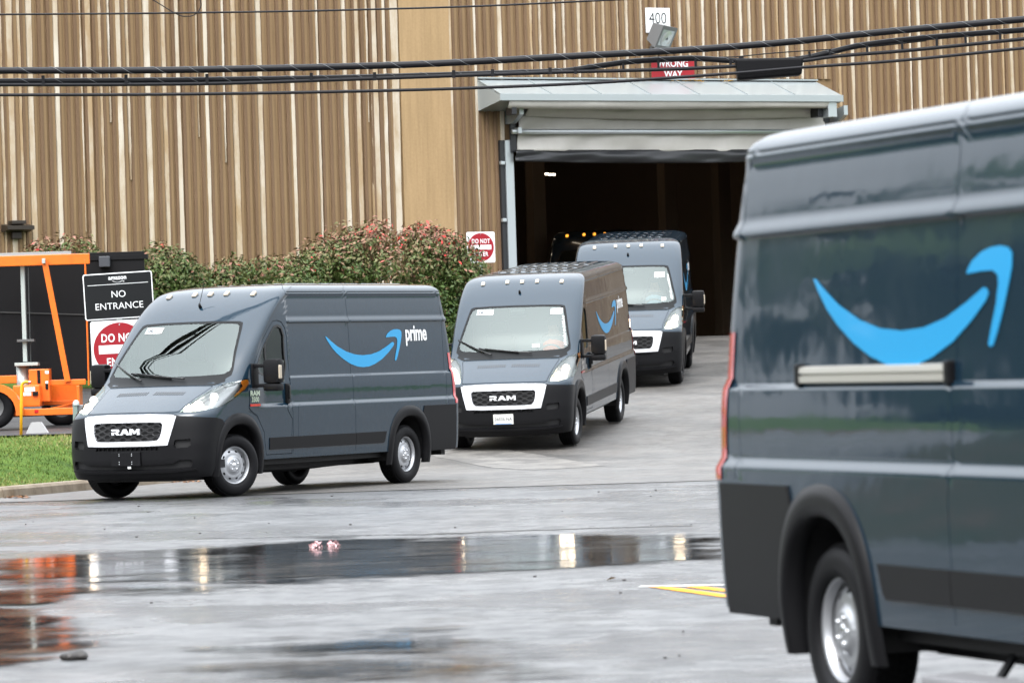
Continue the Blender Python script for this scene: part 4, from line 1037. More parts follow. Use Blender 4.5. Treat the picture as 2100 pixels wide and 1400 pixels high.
tag(van4, 'dark out-of-focus delivery van in the right foreground seen from its rear side', 'van', G_)
tag(van5, 'dark delivery van inside the doorway with amber roof lights glowing', 'van', G_)
def part(vn, nm): return [o for o in vn.children if o.name.split('.')[0] == nm]
def remat(o, m):
    o.material_slots[0].link = 'OBJECT'; o.material_slots[0].material = m
for v_ in (van1, van2, van3):
    for h in part(v_, 'headlight'):
        for l_ in [c for c in h.children if c.name.split('.')[0] == 'lamp'][:1 if v_ is van1 else 2]: remat(l_, V_LAMP)
for o in part(van5, 'marker_light'): remat(o, V_AMBERON)
for v_, keep in ((van1, 1), (van2, 0), (van3, 0)):
    for o in part(v_, 'aerial_base'):
        if not keep:
            for c in list(o.children): bpy.data.objects.remove(c)
# plate and plate holder
bx, _ = spt((-LF + .001, v_z(.49)), .02)
MB().box((bx.x, 0, .49), (.02, .42, .17), bev=.006).build('plate_holder', V_BLACK, van1)
ph_ = part(van1, 'plate_holder')[0]
for y in (-.09, .09):
    for z in (.43, .455, .53, .55): MB().box((bx.x + .012, y, z), (.008, .012, .012), bev=.002).build('bolt', V_CHROME, ph_)
MB().box((bx.x - .008, .04, .395), (.01, .05, .04)).build('bumper_sticker', V_STICK, van1)
pl = MB(); pl.box((bx.x + .012, 0, .495), (.006, .306, .153), bev=.002); pl = pl.build('number_plate', V_PLATE, van2)
def front_text(s, size, bold, x, y, z, m, parent, nm='lettering', sq=1.0, slope=0.0):
    tv, tf = text_geo(s, size, bold, 0, 'CENTER', sq); return obj(nm, [(x - slope * b, y + a, z + b) for a, b, c in tv], tf, m, parent)
front_text('26535-NA', .066, .001, bx.x + .0165, 0, .475, V_INK, pl, sq=.95)
front_text('NEW YORK', .022, .0, bx.x + .0165, 0, .548, V_INK, pl)
MB().box((bx.x + .0155, 0, .428), (.001, .25, .012)).build('plate_band', mat('plate_blue', (.1, .25, .55), .4), pl)
for v_ in (van3, van4, van5): MB().box((bx.x, 0, .49), (.02, .42, .17), bev=.006).build('plate_holder', V_BLACK, v_)
# stickers behind the windscreens
def sticker(vn, y, z, wd, ht, txt=None, m=V_STICK, nm='sticker'):
    ws = part(vn, 'windscreen')[0]; vs = []
    for (dy, dz) in ((-1, -1), (1, -1), (1, 1), (-1, 1)):
        p, n_ = spt(Fy(abs(y + dy * wd / 2), z + dz * ht / 2), .001); p.y = math.copysign(abs(p.y), y + dy * wd / 2); vs.append(p)
    o = obj(nm, vs, [(0, 1, 2, 3)], m, ws)
    if txt:
        tv, tf = text_geo(txt, ht * .95, .001); wv = []
        for a, b, c in tv:
            p, n_ = spt(Fy(abs(y + a * .8), z + b * .9 - ht * .3), .004); p.y = math.copysign(abs(p.y), y + a * .8); wv.append(p)
        obj('lettering', wv, tf, V_INK, ws)
sticker(van1, -.50, 2.03, .26, .07, 'AMDV-05'); sticker(van2, -.50, 2.035, .26, .07, 'AMDV-05')
sticker(van2, .62, 2.02, .18, .08); sticker(van3, .58, 1.95, .18, .09); sticker(van2, .36, 1.53, .11, .05); sticker(van3, .66, 1.53, .08, .06)
for v_ in (van2, van3):
    ws = part(v_, 'windscreen')[0]; rnd = random.Random(2); m_ = MB(); z = 1.52
    while z < 1.95:
        y = .855 - (z - 1.52) * .19 - .03; p, n_ = spt(Fy(y, z), .002); q, n_ = spt(Fy(y - rnd.uniform(.02, .045), z + rnd.uniform(-.01, .02)), .002)
        m_.bar(p, q, .009, .003, n_); z += .016
    m_.build('marker_writing', V_STICK, ws)
# side step on the foreground van
m_ = MB(); m_.box((AX - 2.7, -1.05, .25), (1.9, .20, .05), bev=.015); st = m_.build('side_step', mat('step_grey', (.22, .22, .23), .4), van4)
MB().box((AX - 2.7, -1.04, .20), (1.84, .12, .06), bev=.01).build('step_beam', V_BLACK, st)
for a in (2.0, 3.4): MB().bar((AX - a, -.95, .22), (AX - a, -.8, .42), .05, .02).build('step_bracket', V_BLACK, st)

# ------------------------------------------------------------------ drivers
def driver(vn, label, vest, lean=0.0):
    me = bpy.data.meshes.new('person'); V = []; E = []; Rr = []
    def add(p, r, par=None):
        V.append(p); Rr.append(r)
        if par is not None: E.append((par, len(V) - 1))
        return len(V) - 1
    x0 = AX - 2.0; y0 = .45
    pel = add((x0, y0, 1.06), (.16, .13)); sp = add((x0 - .04, y0, 1.25), (.15, .12), pel); ch = add((x0 - .03, y0, 1.46), (.17, .125), sp); nk = add((x0 + .0, y0, 1.62), (.062, .062), ch)
    hd = add((x0 + .03, y0, 1.70), (.085, .095), nk); ht = add((x0 + .03, y0, 1.80), (.088, .098), hd); add((x0 + .025, y0, 1.86), (.06, .07), ht)
    add((x0 + .125, y0, 1.735), (.018, .018), hd)
    for s_ in (-1, 1):
        sh = add((x0 - .02, y0 + s_ * .19, 1.52), (.07, .07), ch); el = add((x0 + .10, y0 + s_ * .26, 1.28), (.047, .047), sh)
        wr = add((x0 + .33, y0 + s_ * .19, 1.36), (.03, .03), el); pm = add((x0 + .39, y0 + s_ * .185, 1.39), (.036, .022), wr)
        for k in range(4):
            f1 = add((x0 + .43, y0 + s_ * (.165 + .016 * k), 1.415 - .012 * k), (.0095, .0095), pm); add((x0 + .445 - .002 * k, y0 + s_ * (.16 + .016 * k), 1.385 - .012 * k), (.008, .008), f1)
        th = add((x0 + .385, y0 + s_ * .150, 1.41), (.011, .011), pm); add((x0 + .41, y0 + s_ * .14, 1.43), (.009, .009), th)
        hp = add((x0 + .08, y0 + s_ * .10, 1.05), (.10, .095), pel); kn = add((x0 + .50, y0 + s_ * .14, 1.08), (.07, .07), hp); an = add((x0 + .66, y0 + s_ * .13, .72), (.042, .042), kn); add((x0 + .78, y0 + s_ * .13, .68), (.04, .03), an)
    me.from_pydata(V, E, []); o = bpy.data.objects.new('person', me); COL.objects.link(o)
    sk_ = o.modifiers.new('skin', 'SKIN'); me.skin_vertices[0].data.foreach_set('radius', np.array(Rr, np.float32).ravel()); me.skin_vertices[0].data[0].use_root = True
    o.modifiers.new('sub', 'SUBSURF').levels = 1; o.modifiers['sub'].render_levels = 1
    def b_body(nt, b):
        p = opos(nt); sx = N(nt, 'SeparateXYZ'); L(nt, p, sx.inputs[0]); c = mixc(nt, math_(nt, 'GREATER_THAN', sx.outputs[2], 1.605), (.05, .06, .08), (.36, .20, .13)); L(nt, c, b.inputs['Base Color'])
    me.materials.append(mat('driver_body', rough=.7, build=b_body))
    o.matrix_world = vn.matrix_basis.copy()
    hr = MB(); hr.lathe([(.001, 1.90), (.05, 1.893), (.082, 1.865), (.098, 1.82), (.100, 1.775), (.09, 1.74)], 20, 'Z', (x0 + .018, y0, 0)); hr.build('hair', mat('dark_hair', (.02, .016, .013), .6), o, True)
    vs = []; rows = [(1.10, .19, .155), (1.25, .185, .15), (1.40, .205, .155), (1.50, .205, .145), (1.565, .14, .10)]
    for z, ry, rx in rows: vs += [(x0 - .035 + rx * math.cos(t), y0 + ry * math.sin(t), z) for t in np.linspace(0, 2 * math.pi, 20, endpoint=False)]
    obj('vest', vs, [(j * 20 + i, j * 20 + (i + 1) % 20, j * 20 + 20 + (i + 1) % 20, j * 20 + 20 + i) for j in range(4) for i in range(20)], vest, o, True)
    ey = MB()
    for s_ in (-1, 1): ey.lathe([(.001, .012), (.009, .006), (.011, 0)], 8, 'X', (x0 + .112, y0 + s_ * .033, 1.755))
    ey.build('eye', V_GLOSS, o)
    MB().box((x0 + .115, y0, 1.685), (.01, .045, .008)).build('mouth', mat('lip', (.28, .10, .08), .6), o)
    return tag(o, label, 'person', 'drivers at the wheel')
bpy.context.view_layer.update()
driver(van1, 'person in an orange vest driving the van beside the no entrance sign', V_ORANGE)
driver(van2, 'person in an orange vest at the wheel of the van with a number plate', V_ORANGE)
driver(van3, 'person in a pale blue vest driving the van nearest the warehouse door', mat('pale_blue_cloth', (.25, .42, .55), .8))

# ------------------------------------------------------------------ signs
S_BLACK = mat('sign_black', (.008, .009, .010), .4, spec=.25); S_WHITE = mat('sign_white', (.78, .79, .80), .35); S_RED = mat('sign_red', (.30, .006, .015), .35); S_POST = mat('sign_post_steel', (.30, .34, .31), .5, .5)
def rrect(w_, h_, r_, n=6):
    out = []
    for cx, cy, t0 in ((w_ / 2 - r_, h_ / 2 - r_, 0), (-w_ / 2 + r_, h_ / 2 - r_, 90), (-w_ / 2 + r_, -h_ / 2 + r_, 180), (w_ / 2 - r_, -h_ / 2 + r_, 270)):
        out += [(cx + r_ * math.cos(R(t0 + 90 * k / n)), cy + r_ * math.sin(R(t0 + 90 * k / n))) for k in range(n + 1)]
    return out
def plate_(name, parent, w_, h_, m, cz, r_=.03, cx=0, y0=0.0, th=.004, rot=0.0):
    c, s_ = math.cos(rot), math.sin(rot); m_ = MB(); m_.prism(rrect(w_, h_, r_), lambda u, v, d: (cx + u * c - v * s_, y0 - d, cz + u * s_ + v * c), th); return m_.build(name, m, parent)
def stext(s, size, bold, cx, cz, y0, m, parent, sq=1.0, rot=0.0, ox=0, oz=0, nm='lettering', spacing=1.0):
    tv, tf = text_geo(s, size, bold, 0, 'CENTER', sq, spacing); c, s_ = math.cos(rot), math.sin(rot)
    return obj(nm, [(cx + (a + ox) * c - (b + oz) * s_, y0, cz + (a + ox) * s_ + (b + oz) * c) for a, b, d in tv], tf, m, parent)
def do_not_enter(parent, w_, cz, y0, rot=0.0):
    b = plate_('do_not_enter_panel', parent, w_, w_, S_WHITE, cz, w_ * .05, 0, y0, .004, rot)
    c, s_ = math.cos(rot), math.sin(rot); m_ = MB(); rr = w_ * .46
    m_.prism([(rr * math.cos(t), rr * math.sin(t)) for t in np.linspace(0, 2 * math.pi, 48, endpoint=False)], lambda u, v, d: (u * c - v * s_, y0 - .004 - d, cz + u * s_ + v * c), .002); m_.build('red_disc', S_RED, b)
    m_ = MB(); m_.prism([(-w_ * .37, -w_ * .075), (w_ * .37, -w_ * .075), (w_ * .37, w_ * .075), (-w_ * .37, w_ * .075)], lambda u, v, d: (u * c - v * s_, y0 - .006 - d, cz + u * s_ + v * c), .002); m_.build('white_bar', S_WHITE, b)
    stext('DO NOT', w_ * .20, w_ * .005, 0, cz, y0 - .0085, S_WHITE, b, .76, rot, 0, w_ * .13, spacing=1.08); stext('ENTER', w_ * .20, w_ * .005, 0, cz, y0 - .0085, S_WHITE, b, .78, rot, 0, -w_ * .29, spacing=1.08)
    for zz in (.42, -.42):
        MB().lathe([(.001, -.010), (.010, -.009), (.011, -.003)], 8, 'Y', (0, y0, cz + w_ * zz)).build('bolt', V_CHROME, b)
# stacked pair at the left
YS = 57.4; p0 = at(243, 606, YS); gz = float(ground_z(p0.x, YS)); sg = empty('road_sign', (p0.x, YS, gz), R(4))
tag(sg, 'black no entrance sign above a red do not enter disc on one post', 'sign')
m_ = MB(); m_.box((0, .03, (p0.z + .3 - gz) / 2), (.07, .035, p0.z + .3 - gz), bev=.006); m_.build('post', S_POST, sg)
RT = .036; cz_ = p0.z - gz; b = plate_('no_entrance_panel', sg, .915, .61, S_WHITE, cz_, .03, 0, 0, .004, RT)
plate_('black_face', b, .885, .58, S_BLACK, cz_, .022, 0, -.004, .002, RT)
stext('NO', .125, .000, 0, cz_, -.0085, S_WHITE, b, 1.0, RT, 0, -.02); stext('ENTRANCE', .125, .000, 0, cz_, -.0085, S_WHITE, b, 1.0, RT, 0, -.175)
stext('amazon', .082, .002, 0, cz_, -.0085, S_WHITE, b, .95, RT, 0, .215)
m_ = MB(); pts = [( -.07 + .14 * k / 12, -.010, .198 - .022 * math.sin(math.pi * k / 12)) for k in range(13)]; m_.tube([(x * math.cos(RT) - z * math.sin(RT), y, cz_ + z * math.cos(RT) + x * math.sin(RT)) for x, y, z in pts], .004, 4); m_.tube([( .06, -.010, cz_ + .186), (.078, -.010, cz_ + .198), (.075, -.010, cz_ + .178)], .004, 4); m_.build('smile_mark', S_WHITE, b)
m_ = MB(); c, s_ = math.cos(RT), math.sin(RT); m_.prism([(-.40, .150), (.40, .150), (.40, .157), (-.40, .157)], lambda u, v, d: (u * c - v * s_, -.0065 - d, cz_ + u * s_ + v * c), .001); m_.build('rule_line', S_WHITE, b)
do_not_enter(sg, .76, cz_ - .305 - .40, 0, .02)
# single sign by the door
pd = at(986, 507, 86.0); gz = float(left_z(86)); sg2 = empty('road_sign', (pd.x, 86.0, gz), R(24)); tag(sg2, 'small red and white do not enter sign between the shrub and the door post', 'sign')
MB().box((0, .03, (pd.z + .3 - gz) / 2), (.06, .03, pd.z + .3 - gz), bev=.005).build('post', S_POST, sg2)
do_not_enter(sg2, .61, pd.z - gz, 0)
# wall plates
def wall_thing(name, px, py, label, cat, off=.06):
    x, z = wl(px, py, off); o = empty(name, W0 + _wd * x + _wn * off + Vector((0, 0, z)), WTH); return tag(o, label, cat)
wwy = wall_thing('wall_sign', 1380, 140, 'red wrong way sign on the wall above the canopy', 'sign', .08)
plate_('sign_panel', wwy, 1.06, .44, S_RED, 0, .01); stext('WRONG', .20, .005, 0, 0, -.0065, S_WHITE, wwy, .95, 0, 0, .03); stext('WAY', .20, .005, 0, 0, -.0065, S_WHITE, wwy, .95, 0, 0, -.19)
MB().box((0, .03, 0), (.9, .05, .05)).build('mount', S_POST, wwy)
n4 = wall_thing('wall_sign', 1349, 42, 'white square plate with number 400 high on the wall', 'sign', .08)
plate_('sign_panel', n4, .60, .52, S_WHITE, 0, .004); stext('400', .34, -.002, 0, 0, -.0065, S_BLACK, n4, .86, 0, 0, -.07); MB().box((0, .03, 0), (.4, .05, .05)).build('mount', S_POST, n4)
fl = wall_thing('flood_light', 1357, 72, 'grey floodlight angled down over the number plate on the wall', 'lamp', .45)
rot = Matrix.Rotation(R(28), 3, 'X') @ Matrix.Rotation(R(18), 3, 'Z') @ Matrix.Rotation(R(14), 3, 'Y'); M_LH = mat('lamp_grey', (.17, .175, .18), .45, .3)
m_ = MB(); m_.prism([(-.26, .24), (.26, .24), (.26, -.26), (-.26, -.26)], lambda u, v, d: tuple(rot @ Vector((u * (1 - .25 * d), -.14 + d * .32, v * (1 - .25 * d)))), 1.0); hz_ = m_.build('housing', M_LH, fl)
m_ = MB(); m_.fill([[(-.20, -.19), (.20, -.19), (.20, .16), (-.20, .16)]], lambda u, v: tuple(rot @ Vector((u, -.143, v)))); m_.build('lens', mat('lamp_lens', (.36, .40, .40), .12, coat=.8), hz_)
m_ = MB(); m_.lathe([(.17, 0), (.12, .03), (.03, .05)], 24, 'Y'); m_.v = [tuple(rot @ (Vector((v[0], -.15 - v[1] * .3, v[2] - .02)))) for v in m_.v]; m_.build('reflector', mat('lamp_ring', (.50, .53, .53), .2, .4), hz_)
MB().bar((0, .1, -.1), (0, .45, -.25), .06, .06).build('bracket', M_LH, fl)
wlp = wall_thing('wall_lamp', 30, 462, 'dark wall lamp with flat hood at the left end of the wall', 'lamp', .06); M_BR = mat('bronze', (.035, .028, .022), .4, .3)
m_ = MB(); m_.prism([(0, .02), (-.30, -.02), (-.30, -.09), (-.05, -.13), (0, -.13)], lambda a, b2, d: (-.28 + .56 * d, a, b2), 1.0); hd_ = m_.build('hood', M_BR, wlp)
MB().box((0, -.12, .05), (.3, .2, .07), bev=.01).build('cap', M_BR, hd_); MB().box((0, -.06, -.2), (.2, .1, .14), bev=.02).build('lamp_body', M_BR, wlp)

# ------------------------------------------------------------------ message board trailer
YT = 66.0; T_OR = mat('safety_orange', (.80, .155, .010), .38, coat=.3, build=lambda nt, b: L(nt, mixc(nt, maprange(nt, noise(nt, opos(nt), 4, 6, .7), .5, .75, 0, .5), (.80, .155, .010), (.45, .09, .012)), b.inputs['Base Color']))
T_BLK = mat('board_black', (.008, .008, .009), .7, spec=.15); T_AL = mat('mast_aluminium', (.46, .50, .48), .45, .5); T_YE = mat('yellow_paint', (.80, .38, .01), .4)
pt = at(45, 885, YT); tz = float(left_z(YT)) + .035; tr = empty('message_board_trailer', (pt.x, YT, tz)); tag(tr, 'orange trailer with mast carrying a black message board seen from behind', 'trailer')
def lt(px, py, dy=0.0): p = at(px, py, YT + dy); return Vector((p.x - pt.x, dy, p.z - tz))
def lbox(name, x0, y0, x1, y1, dy, th, m, parent=None, bev=.01):
    a, b2 = lt(x0, y0, dy), lt(x1, y1, dy); return MB().box(((a.x + b2.x) / 2, dy, (a.z + b2.z) / 2), (abs(b2.x - a.x), th, abs(a.z - b2.z)), bev=bev).build(name, m, parent or tr)
bd = lbox('message_board', -215, 531, 303, 776, .55, .16, T_BLK)
lbox('board_rim', -215, 526, 146, 529, .44, .06, mat('rim_grey', (.30, .31, .31), .5), bd, .003); lbox('board_rim', 140, 526, 303, 531, .55, .20, T_BLK, bd, .004)
lbox('beacon', 203, 526, 226, 547, .40, .12, mat('beacon_grey', (.05, .055, .065), .4), bd, .01)
a, b2 = lt(0, 640, .46), lt(172, 645, .46); MB().bar(a, b2, .012, .02).build('panel_seam', mat('board_seam', (.03, .03, .03), .5), bd)
ms = lbox('mast', 42, 540, 57, 748, .0, .14, T_AL); lbox('mast_shaded_side', 57, 548, 64, 745, .06, .1, mat('mast_shade', (.13, .14, .14), .5, .4), ms, .004)  # dark strip is the mast's shaded side face, shade put into its colour
lbox('mast_cap', 38, 537, 60, 545, .0, .2, T_AL, ms, .004); lbox('mast_collar', 36, 696, 71, 700, -.05, .2, mat('collar_steel', (.12, .12, .12), .5, .4), ms, .002)
pb = lt(47, 765); MB().lathe([(.10, -.30), (.10, .13), (.001, .13)], 24, 'Z', pb).build('mast_base', T_AL, ms, True)
lbox('turntable', 32, 744, 80, 749, -.1, .3, T_AL, ms, .004); MB().bar(lt(30, 742, -.1), lt(98, 744, -.1), .015, .015).build('locking_pin', T_BLK, ms)
fr = lbox('frame_beam', -220, 532, 184, 541, -.2, .08, T_OR); lbox('frame_beam', 173, 532, 184, 790, -.2, .09, T_OR); lbox('frame_beam', 98, 779, 176, 788, -.2, .08, T_OR); lbox('frame_beam', -220, 777, 35, 785, -.2, .08, T_OR)
MB().bar(lt(91, 533, -.27), lt(139, 782, -.27), .085, .05, (0, 1, 0)).build('diagonal_brace', T_OR, tr); lbox('brace_clip', 86, 530, 93, 540, -.32, .06, T_AL, fr, .003)
bx_ = lbox('control_box', 61, 757, 105, 823, -.15, .34, T_OR, None, .015); lbox('box_slot', 76, 759, 83, 786, -.325, .01, T_BLK, bx_, .002); lbox('box_label', 92, 760, 100, 766, -.322, .004, S_WHITE, bx_, .001); lbox('box_label', 93, 781, 99, 786, -.322, .004, S_WHITE, bx_, .001); lbox('box_latch', 93, 786, 99, 798, -.325, .02, T_BLK, bx_, .004)
bb = lbox('battery_box', 30, 790, 86, 833, -.32, .5, T_OR, None, .02); lbox('box_label', 50, 794, 72, 802, -.572, .004, S_WHITE, bb, .001); lbox('box_label', 48, 804, 64, 811, -.572, .004, S_WHITE, bb, .001); lbox('box_latch', 67, 803, 78, 811, -.59, .03, T_BLK, bb, .006)
for i_, (s1, dz_) in enumerate((('ROAD SIGN', 0),)): pass
lbox('side_rail', 28, 839, 162, 849, -.75, .08, T_OR); lbox('side_rail', -230, 839, 0, 849, -.75, .08, T_OR); lbox('side_rail', 90, 822, 160, 829, .2, .08, T_OR); lbox('cross_member', 160, 790, 167, 832, -.2, .5, T_OR); MB().bar(lt(98, 842, -.75), lt(160, 828, .2), .06, .06).build('cross_member', T_OR, tr)
lbox('deck_plate', 105, 786, 162, 826, .25, .03, T_OR); lbox('tail_marker', 71, 840, 79, 846, -.795, .01, V_RED, None, .001)
for nm, xx in (('fender', -12),):
    c0 = lt(xx, 852, -1.0); m_ = MB(); vs = []
    for k in range(17):
        t = R(180 - 180 * k / 16 - 8); 
        for dy in (-.14, .14): vs.append((c0.x + .43 * math.cos(t), c0.y + dy, c0.z + .05 + .42 * math.sin(t)))
    m_.add(vs, [(2 * i, 2 * i + 1, 2 * i + 3, 2 * i + 2) for i in range(16)])
    n0 = len(m_.v); rim_ = [(c0.x + .43 * math.cos(R(172 - 180 * k / 16)), c0.z + .05 + .42 * math.sin(R(172 - 180 * k / 16))) for k in range(17)]; inn_ = [(c0.x + (x - c0.x) * .80, c0.z + (z - c0.z) * .80) for x, z in rim_]
    m_.add([(x, c0.y - .14, z) for x, z in rim_] + [(x, c0.y - .14, z) for x, z in inn_], [(k, k + 1, 18 + k, 17 + k) for k in range(16)]); fo = m_.build(nm, T_OR, tr, fix=False); fo.modifiers.new('t', 'SOLIDIFY').thickness = .006
for (xx, yy, dy, r_) in ((-14, 852, -1.0, .33), (128, 848, .55, .31)):
    c0 = lt(xx, yy, dy); c0.z = r_; m_ = MB(); m_.lathe([(.17, .07), (.19, .10), (r_ - .03, .10), (r_, .07), (r_, -.07), (r_ - .03, -.10), (.19, -.10), (.17, -.07)], 36, 'Y', c0); wh_ = m_.build('trailer_wheel', V_RUBBER, tr, True)
    m_ = MB(); m_.lathe([(.001, -.07), (.06, -.07), (.08, -.04), (.15, -.05), (.185, -.08)], 24, 'Y', c0); m_.build('rim', mat('dull_rim', (.12, .12, .12), .5, .5), wh_, True)
c0, c1 = lt(-5, 852, -1.0), lt(128, 848, .55); MB().bar((c0.x, -1.0, .31), (c0.x, .55, .31), .06, .06).build('axle', T_BLK, tr)
MB().bar(lt(20, 852, -.7), lt(160, 846, -.4), .05, .05).build('drawbar', T_BLK, tr)
jp = lt(155, 862, -1.1); MB().box((jp.x, -1.1, (lt(155, 828, -1.1).z + 0) / 2 - .02), (.07, .07, lt(155, 828, -1.1).z + .06), bev=.008).build('jack_post', mat('jack_green', (.22, .28, .25), .45, .3), tr)
MB().lathe([(.001, .06), (.03, .055), (.05, .02), (.05, -.02)], 14, 'Z', lt(156, 828, -1.1)).build('jack_crank', T_AL, tr, True)
lbox('coupler', 158, 830, 172, 846, -1.0, .12, mat('coupler_steel', (.3, .3, .31), .4, .7))
# yellow rod and chock in the grass beside it
yp = at(43, 896, 62.3); gz = float(ground_z(yp.x, 62.3)); ro = empty('marker_rod', (yp.x, 62.3, gz)); tag(ro, 'yellow rod with a hooked top standing in front of the orange trailer', 'rod')
h_ = at(48, 784, 62.3).z - gz; MB().tube([(0, 0, -.05), (.02, 0, h_ * .6), (.035, 0, h_ - .05), (.05, 0, h_ - .01), (.09, 0, h_ + .01), (.14, 0, h_ + .0)], .022, 8).build('bent_tube', T_YE, ro, True); MB().tube([(.13, 0, h_), (.17, 0, h_ + .0)], .024, 8).build('red_tip', V_RED, ro)
cp = at(76, 900, 62.9); ck = MB(); gz = float(left_z(62.9)) + .03; ck.prism([(-.16, 0), (.16, 0), (.06, .16), (-.08, .16)], lambda u, v, d: (cp.x + u, 62.9 + d * .18, gz + v), 1.0); tag(ck.build('wheel_chock', mat('chock_grey', (.42, .42, .42), .6)), 'pale grey wheel chock on the lawn edge by the trailer tyre', 'chock')

# ------------------------------------------------------------------ overhead cables
C_BLK = mat('cable_black', (.010, .010, .012), .45, spec=.2)
YC = 54.1
def cpath(px, dY=0.0, ext=True, n=90):
    P = [at(x, y, YC + dY) for x, y in px]; xs = [p.x for p in P]; zs = [p.z for p in P]; f = pchip(xs, zs)
    X = np.linspace(xs[0], xs[-1], n); out = [Vector((x, YC + dY, float(f(x)))) for x in X]
    if ext:
        s0 = (out[1].z - out[0].z) / (out[1].x - out[0].x); s1 = (out[-1].z - out[-2].z) / (out[-1].x - out[-2].x)
        out = [Vector((out[0].x - d, YC + dY, out[0].z - s0 * d + .004 * d * d)) for d in range(14, 0, -1)] + out + [Vector((out[-1].x + d, YC + dY, out[-1].z + s1 * d + .004 * d * d)) for d in range(1, 15)]
    return out
def cable(name, px, r_, label, dY=0.0, lash=False, ext=True):
    P = cpath(px, dY, ext); o = MB().tube(P, r_, 8).build(name, C_BLK, None, True); tag(o, label, 'cable', 'overhead cables in front of the wall')
    if lash:
        L_ = [0]; 
        for i in range(1, len(P)): L_.append(L_[-1] + (P[i] - P[i - 1]).length)
        tt = np.arange(0, L_[-1], .03); X = np.interp(tt, L_, [p.x for p in P]); Z = np.interp(tt, L_, [p.z for p in P])
        MB().tube([(x, YC + dY + (r_ + .002) * math.cos(t * 2 * math.pi / .42), z + (r_ + .002) * math.sin(t * 2 * math.pi / .42)) for x, z, t in zip(X, Z, tt)], .0025, 4).build('lashing_wire', mat('lash_steel', (.22, .23, .24), .45, .5), o, True)
    return o
cA = cable('overhead_cable', [(-20, 145), (400, 143), (800, 134), (1200, 114), (1400, 103), (1600, 88), (1800, 67), (2120, 38)], 0.042, 'thick wire-wrapped cable, the upper of the heavy overhead cables', 0, True)
cB = cable('overhead_cable', [(-20, 167), (400, 164), (800, 157), (1000, 151), (1150, 146), (1230, 135), (1310, 125), (1410, 120), (1510, 125), (1590, 126), (1640, 121), (1700, 108), (1760, 94), (1883, 79), (2120, 60)], 0.036, 'overhead cable that dips over the splice case then climbs away at right', .1, True)
cC = cable('overhead_cable', [(-20, 174), (300, 173), (500, 170), (800, 160), (1000, 153), (1150, 148), (1278, 145), (1350, 143), (1470, 138), (1560, 132), (1648, 125), (1702, 117), (1847, 105), (2120, 78)], 0.0229, 'overhead cable running through the black splice case', .05)
cD = cable('overhead_cable', [(-20, 195), (400, 193), (700, 188), (900, 183), (1040, 178), (1200, 171), (1400, 158), (1510, 150), (1650, 138), (1800, 128), (2120, 97)], 0.0196, 'lowest single overhead cable crossing below the splice case', -.2)
cE = cable('overhead_cable', [(-20, 30), (350, 27), (700, 21), (920, 15), (1280, -1)], 0.0120, 'thin topmost overhead wire above the heavy cables', .3)
cF = cable('support_wire', [(1310, 124), (1430, 119), (1499, 117), (1575, 110), (1658, 104), (1750, 99), (1900, 84)], .007, 'very thin strand above the black splice case', .12, False, False)
lp = [at(x, y, YC + .3) for x, y in ((300, -8), (330, 10), (352, 24), (372, 34), (392, 34), (406, 26), (413, 12), (410, -2), (404, -12))]
pts = []
for i in range(len(lp) - 1):
    for k in range(4): pts.append(lp[i].lerp(lp[i + 1], k / 4))
for _ in range(2): pts = [pts[0]] + [(pts[i - 1] + pts[i] * 2 + pts[i + 1]) / 4 for i in range(1, len(pts) - 1)] + [pts[-1]]
tag(MB().tube(pts, .007, 6).build('wire_loop', C_BLK, None, True), 'loose loop of thin wire hanging at the top edge left of centre', 'wire')
for px, y0, y1 in ((1278, 130, 146), (1350, 122, 144), (1426, 119, 141), (1498, 121, 138)): MB().bar(at(px, y0, YC + .07), at(px + 1, y1, YC + .07), .02, .03).build('spacer', C_BLK, cC)
for px, y0, y1 in ((1660, 106, 122), (1702, 101, 118), (1778, 92, 111), (1850, 84, 105), (1921, 76, 98), (1980, 71, 93), (2051, 65, 87)): MB().bar(at(px, y0, YC + .07), at(px + 1, y1, YC + .07), .018, .03).build('spacer', C_BLK, cC)
for px in (88, 258, 424, 638, 768, 930, 1010, 1128, 1180): 
    a = at(px, np.interp(px, [0, 800, 1150], [156, 148, 138]), YC + .03); b2 = at(px + .5, np.interp(px, [0, 800, 1150], [178, 165, 152]), YC + .03); MB().bar(a, b2, .012, .04).build('cable_tie', C_BLK, cC)
q = [at(x, y, YC) for x, y in ((1508, 122), (1647, 119), (1643, 155), (1512, 166))]
m_ = MB(); vs = [(p.x, p.y + d, p.z) for d in (-.14, .14) for p in q]; m_.add(vs, [(0, 1, 2, 3), (7, 6, 5, 4), (0, 4, 5, 1), (1, 5, 6, 2), (2, 6, 7, 3), (3, 7, 4, 0)]); sp_ = m_.build('splice_case', mat('splice_black', (.006, .006, .007), .5, spec=.12)); tag(sp_, 'black splice case hanging on the overhead cables', 'splice case')
bv = sp_.modifiers.new('b', 'BEVEL'); bv.width = .03; bv.segments = 3
for px in (1520, 1636): MB().bar(at(px, 116, YC), at(px, 124, YC), .05, .06).build('hanger', C_BLK, sp_)

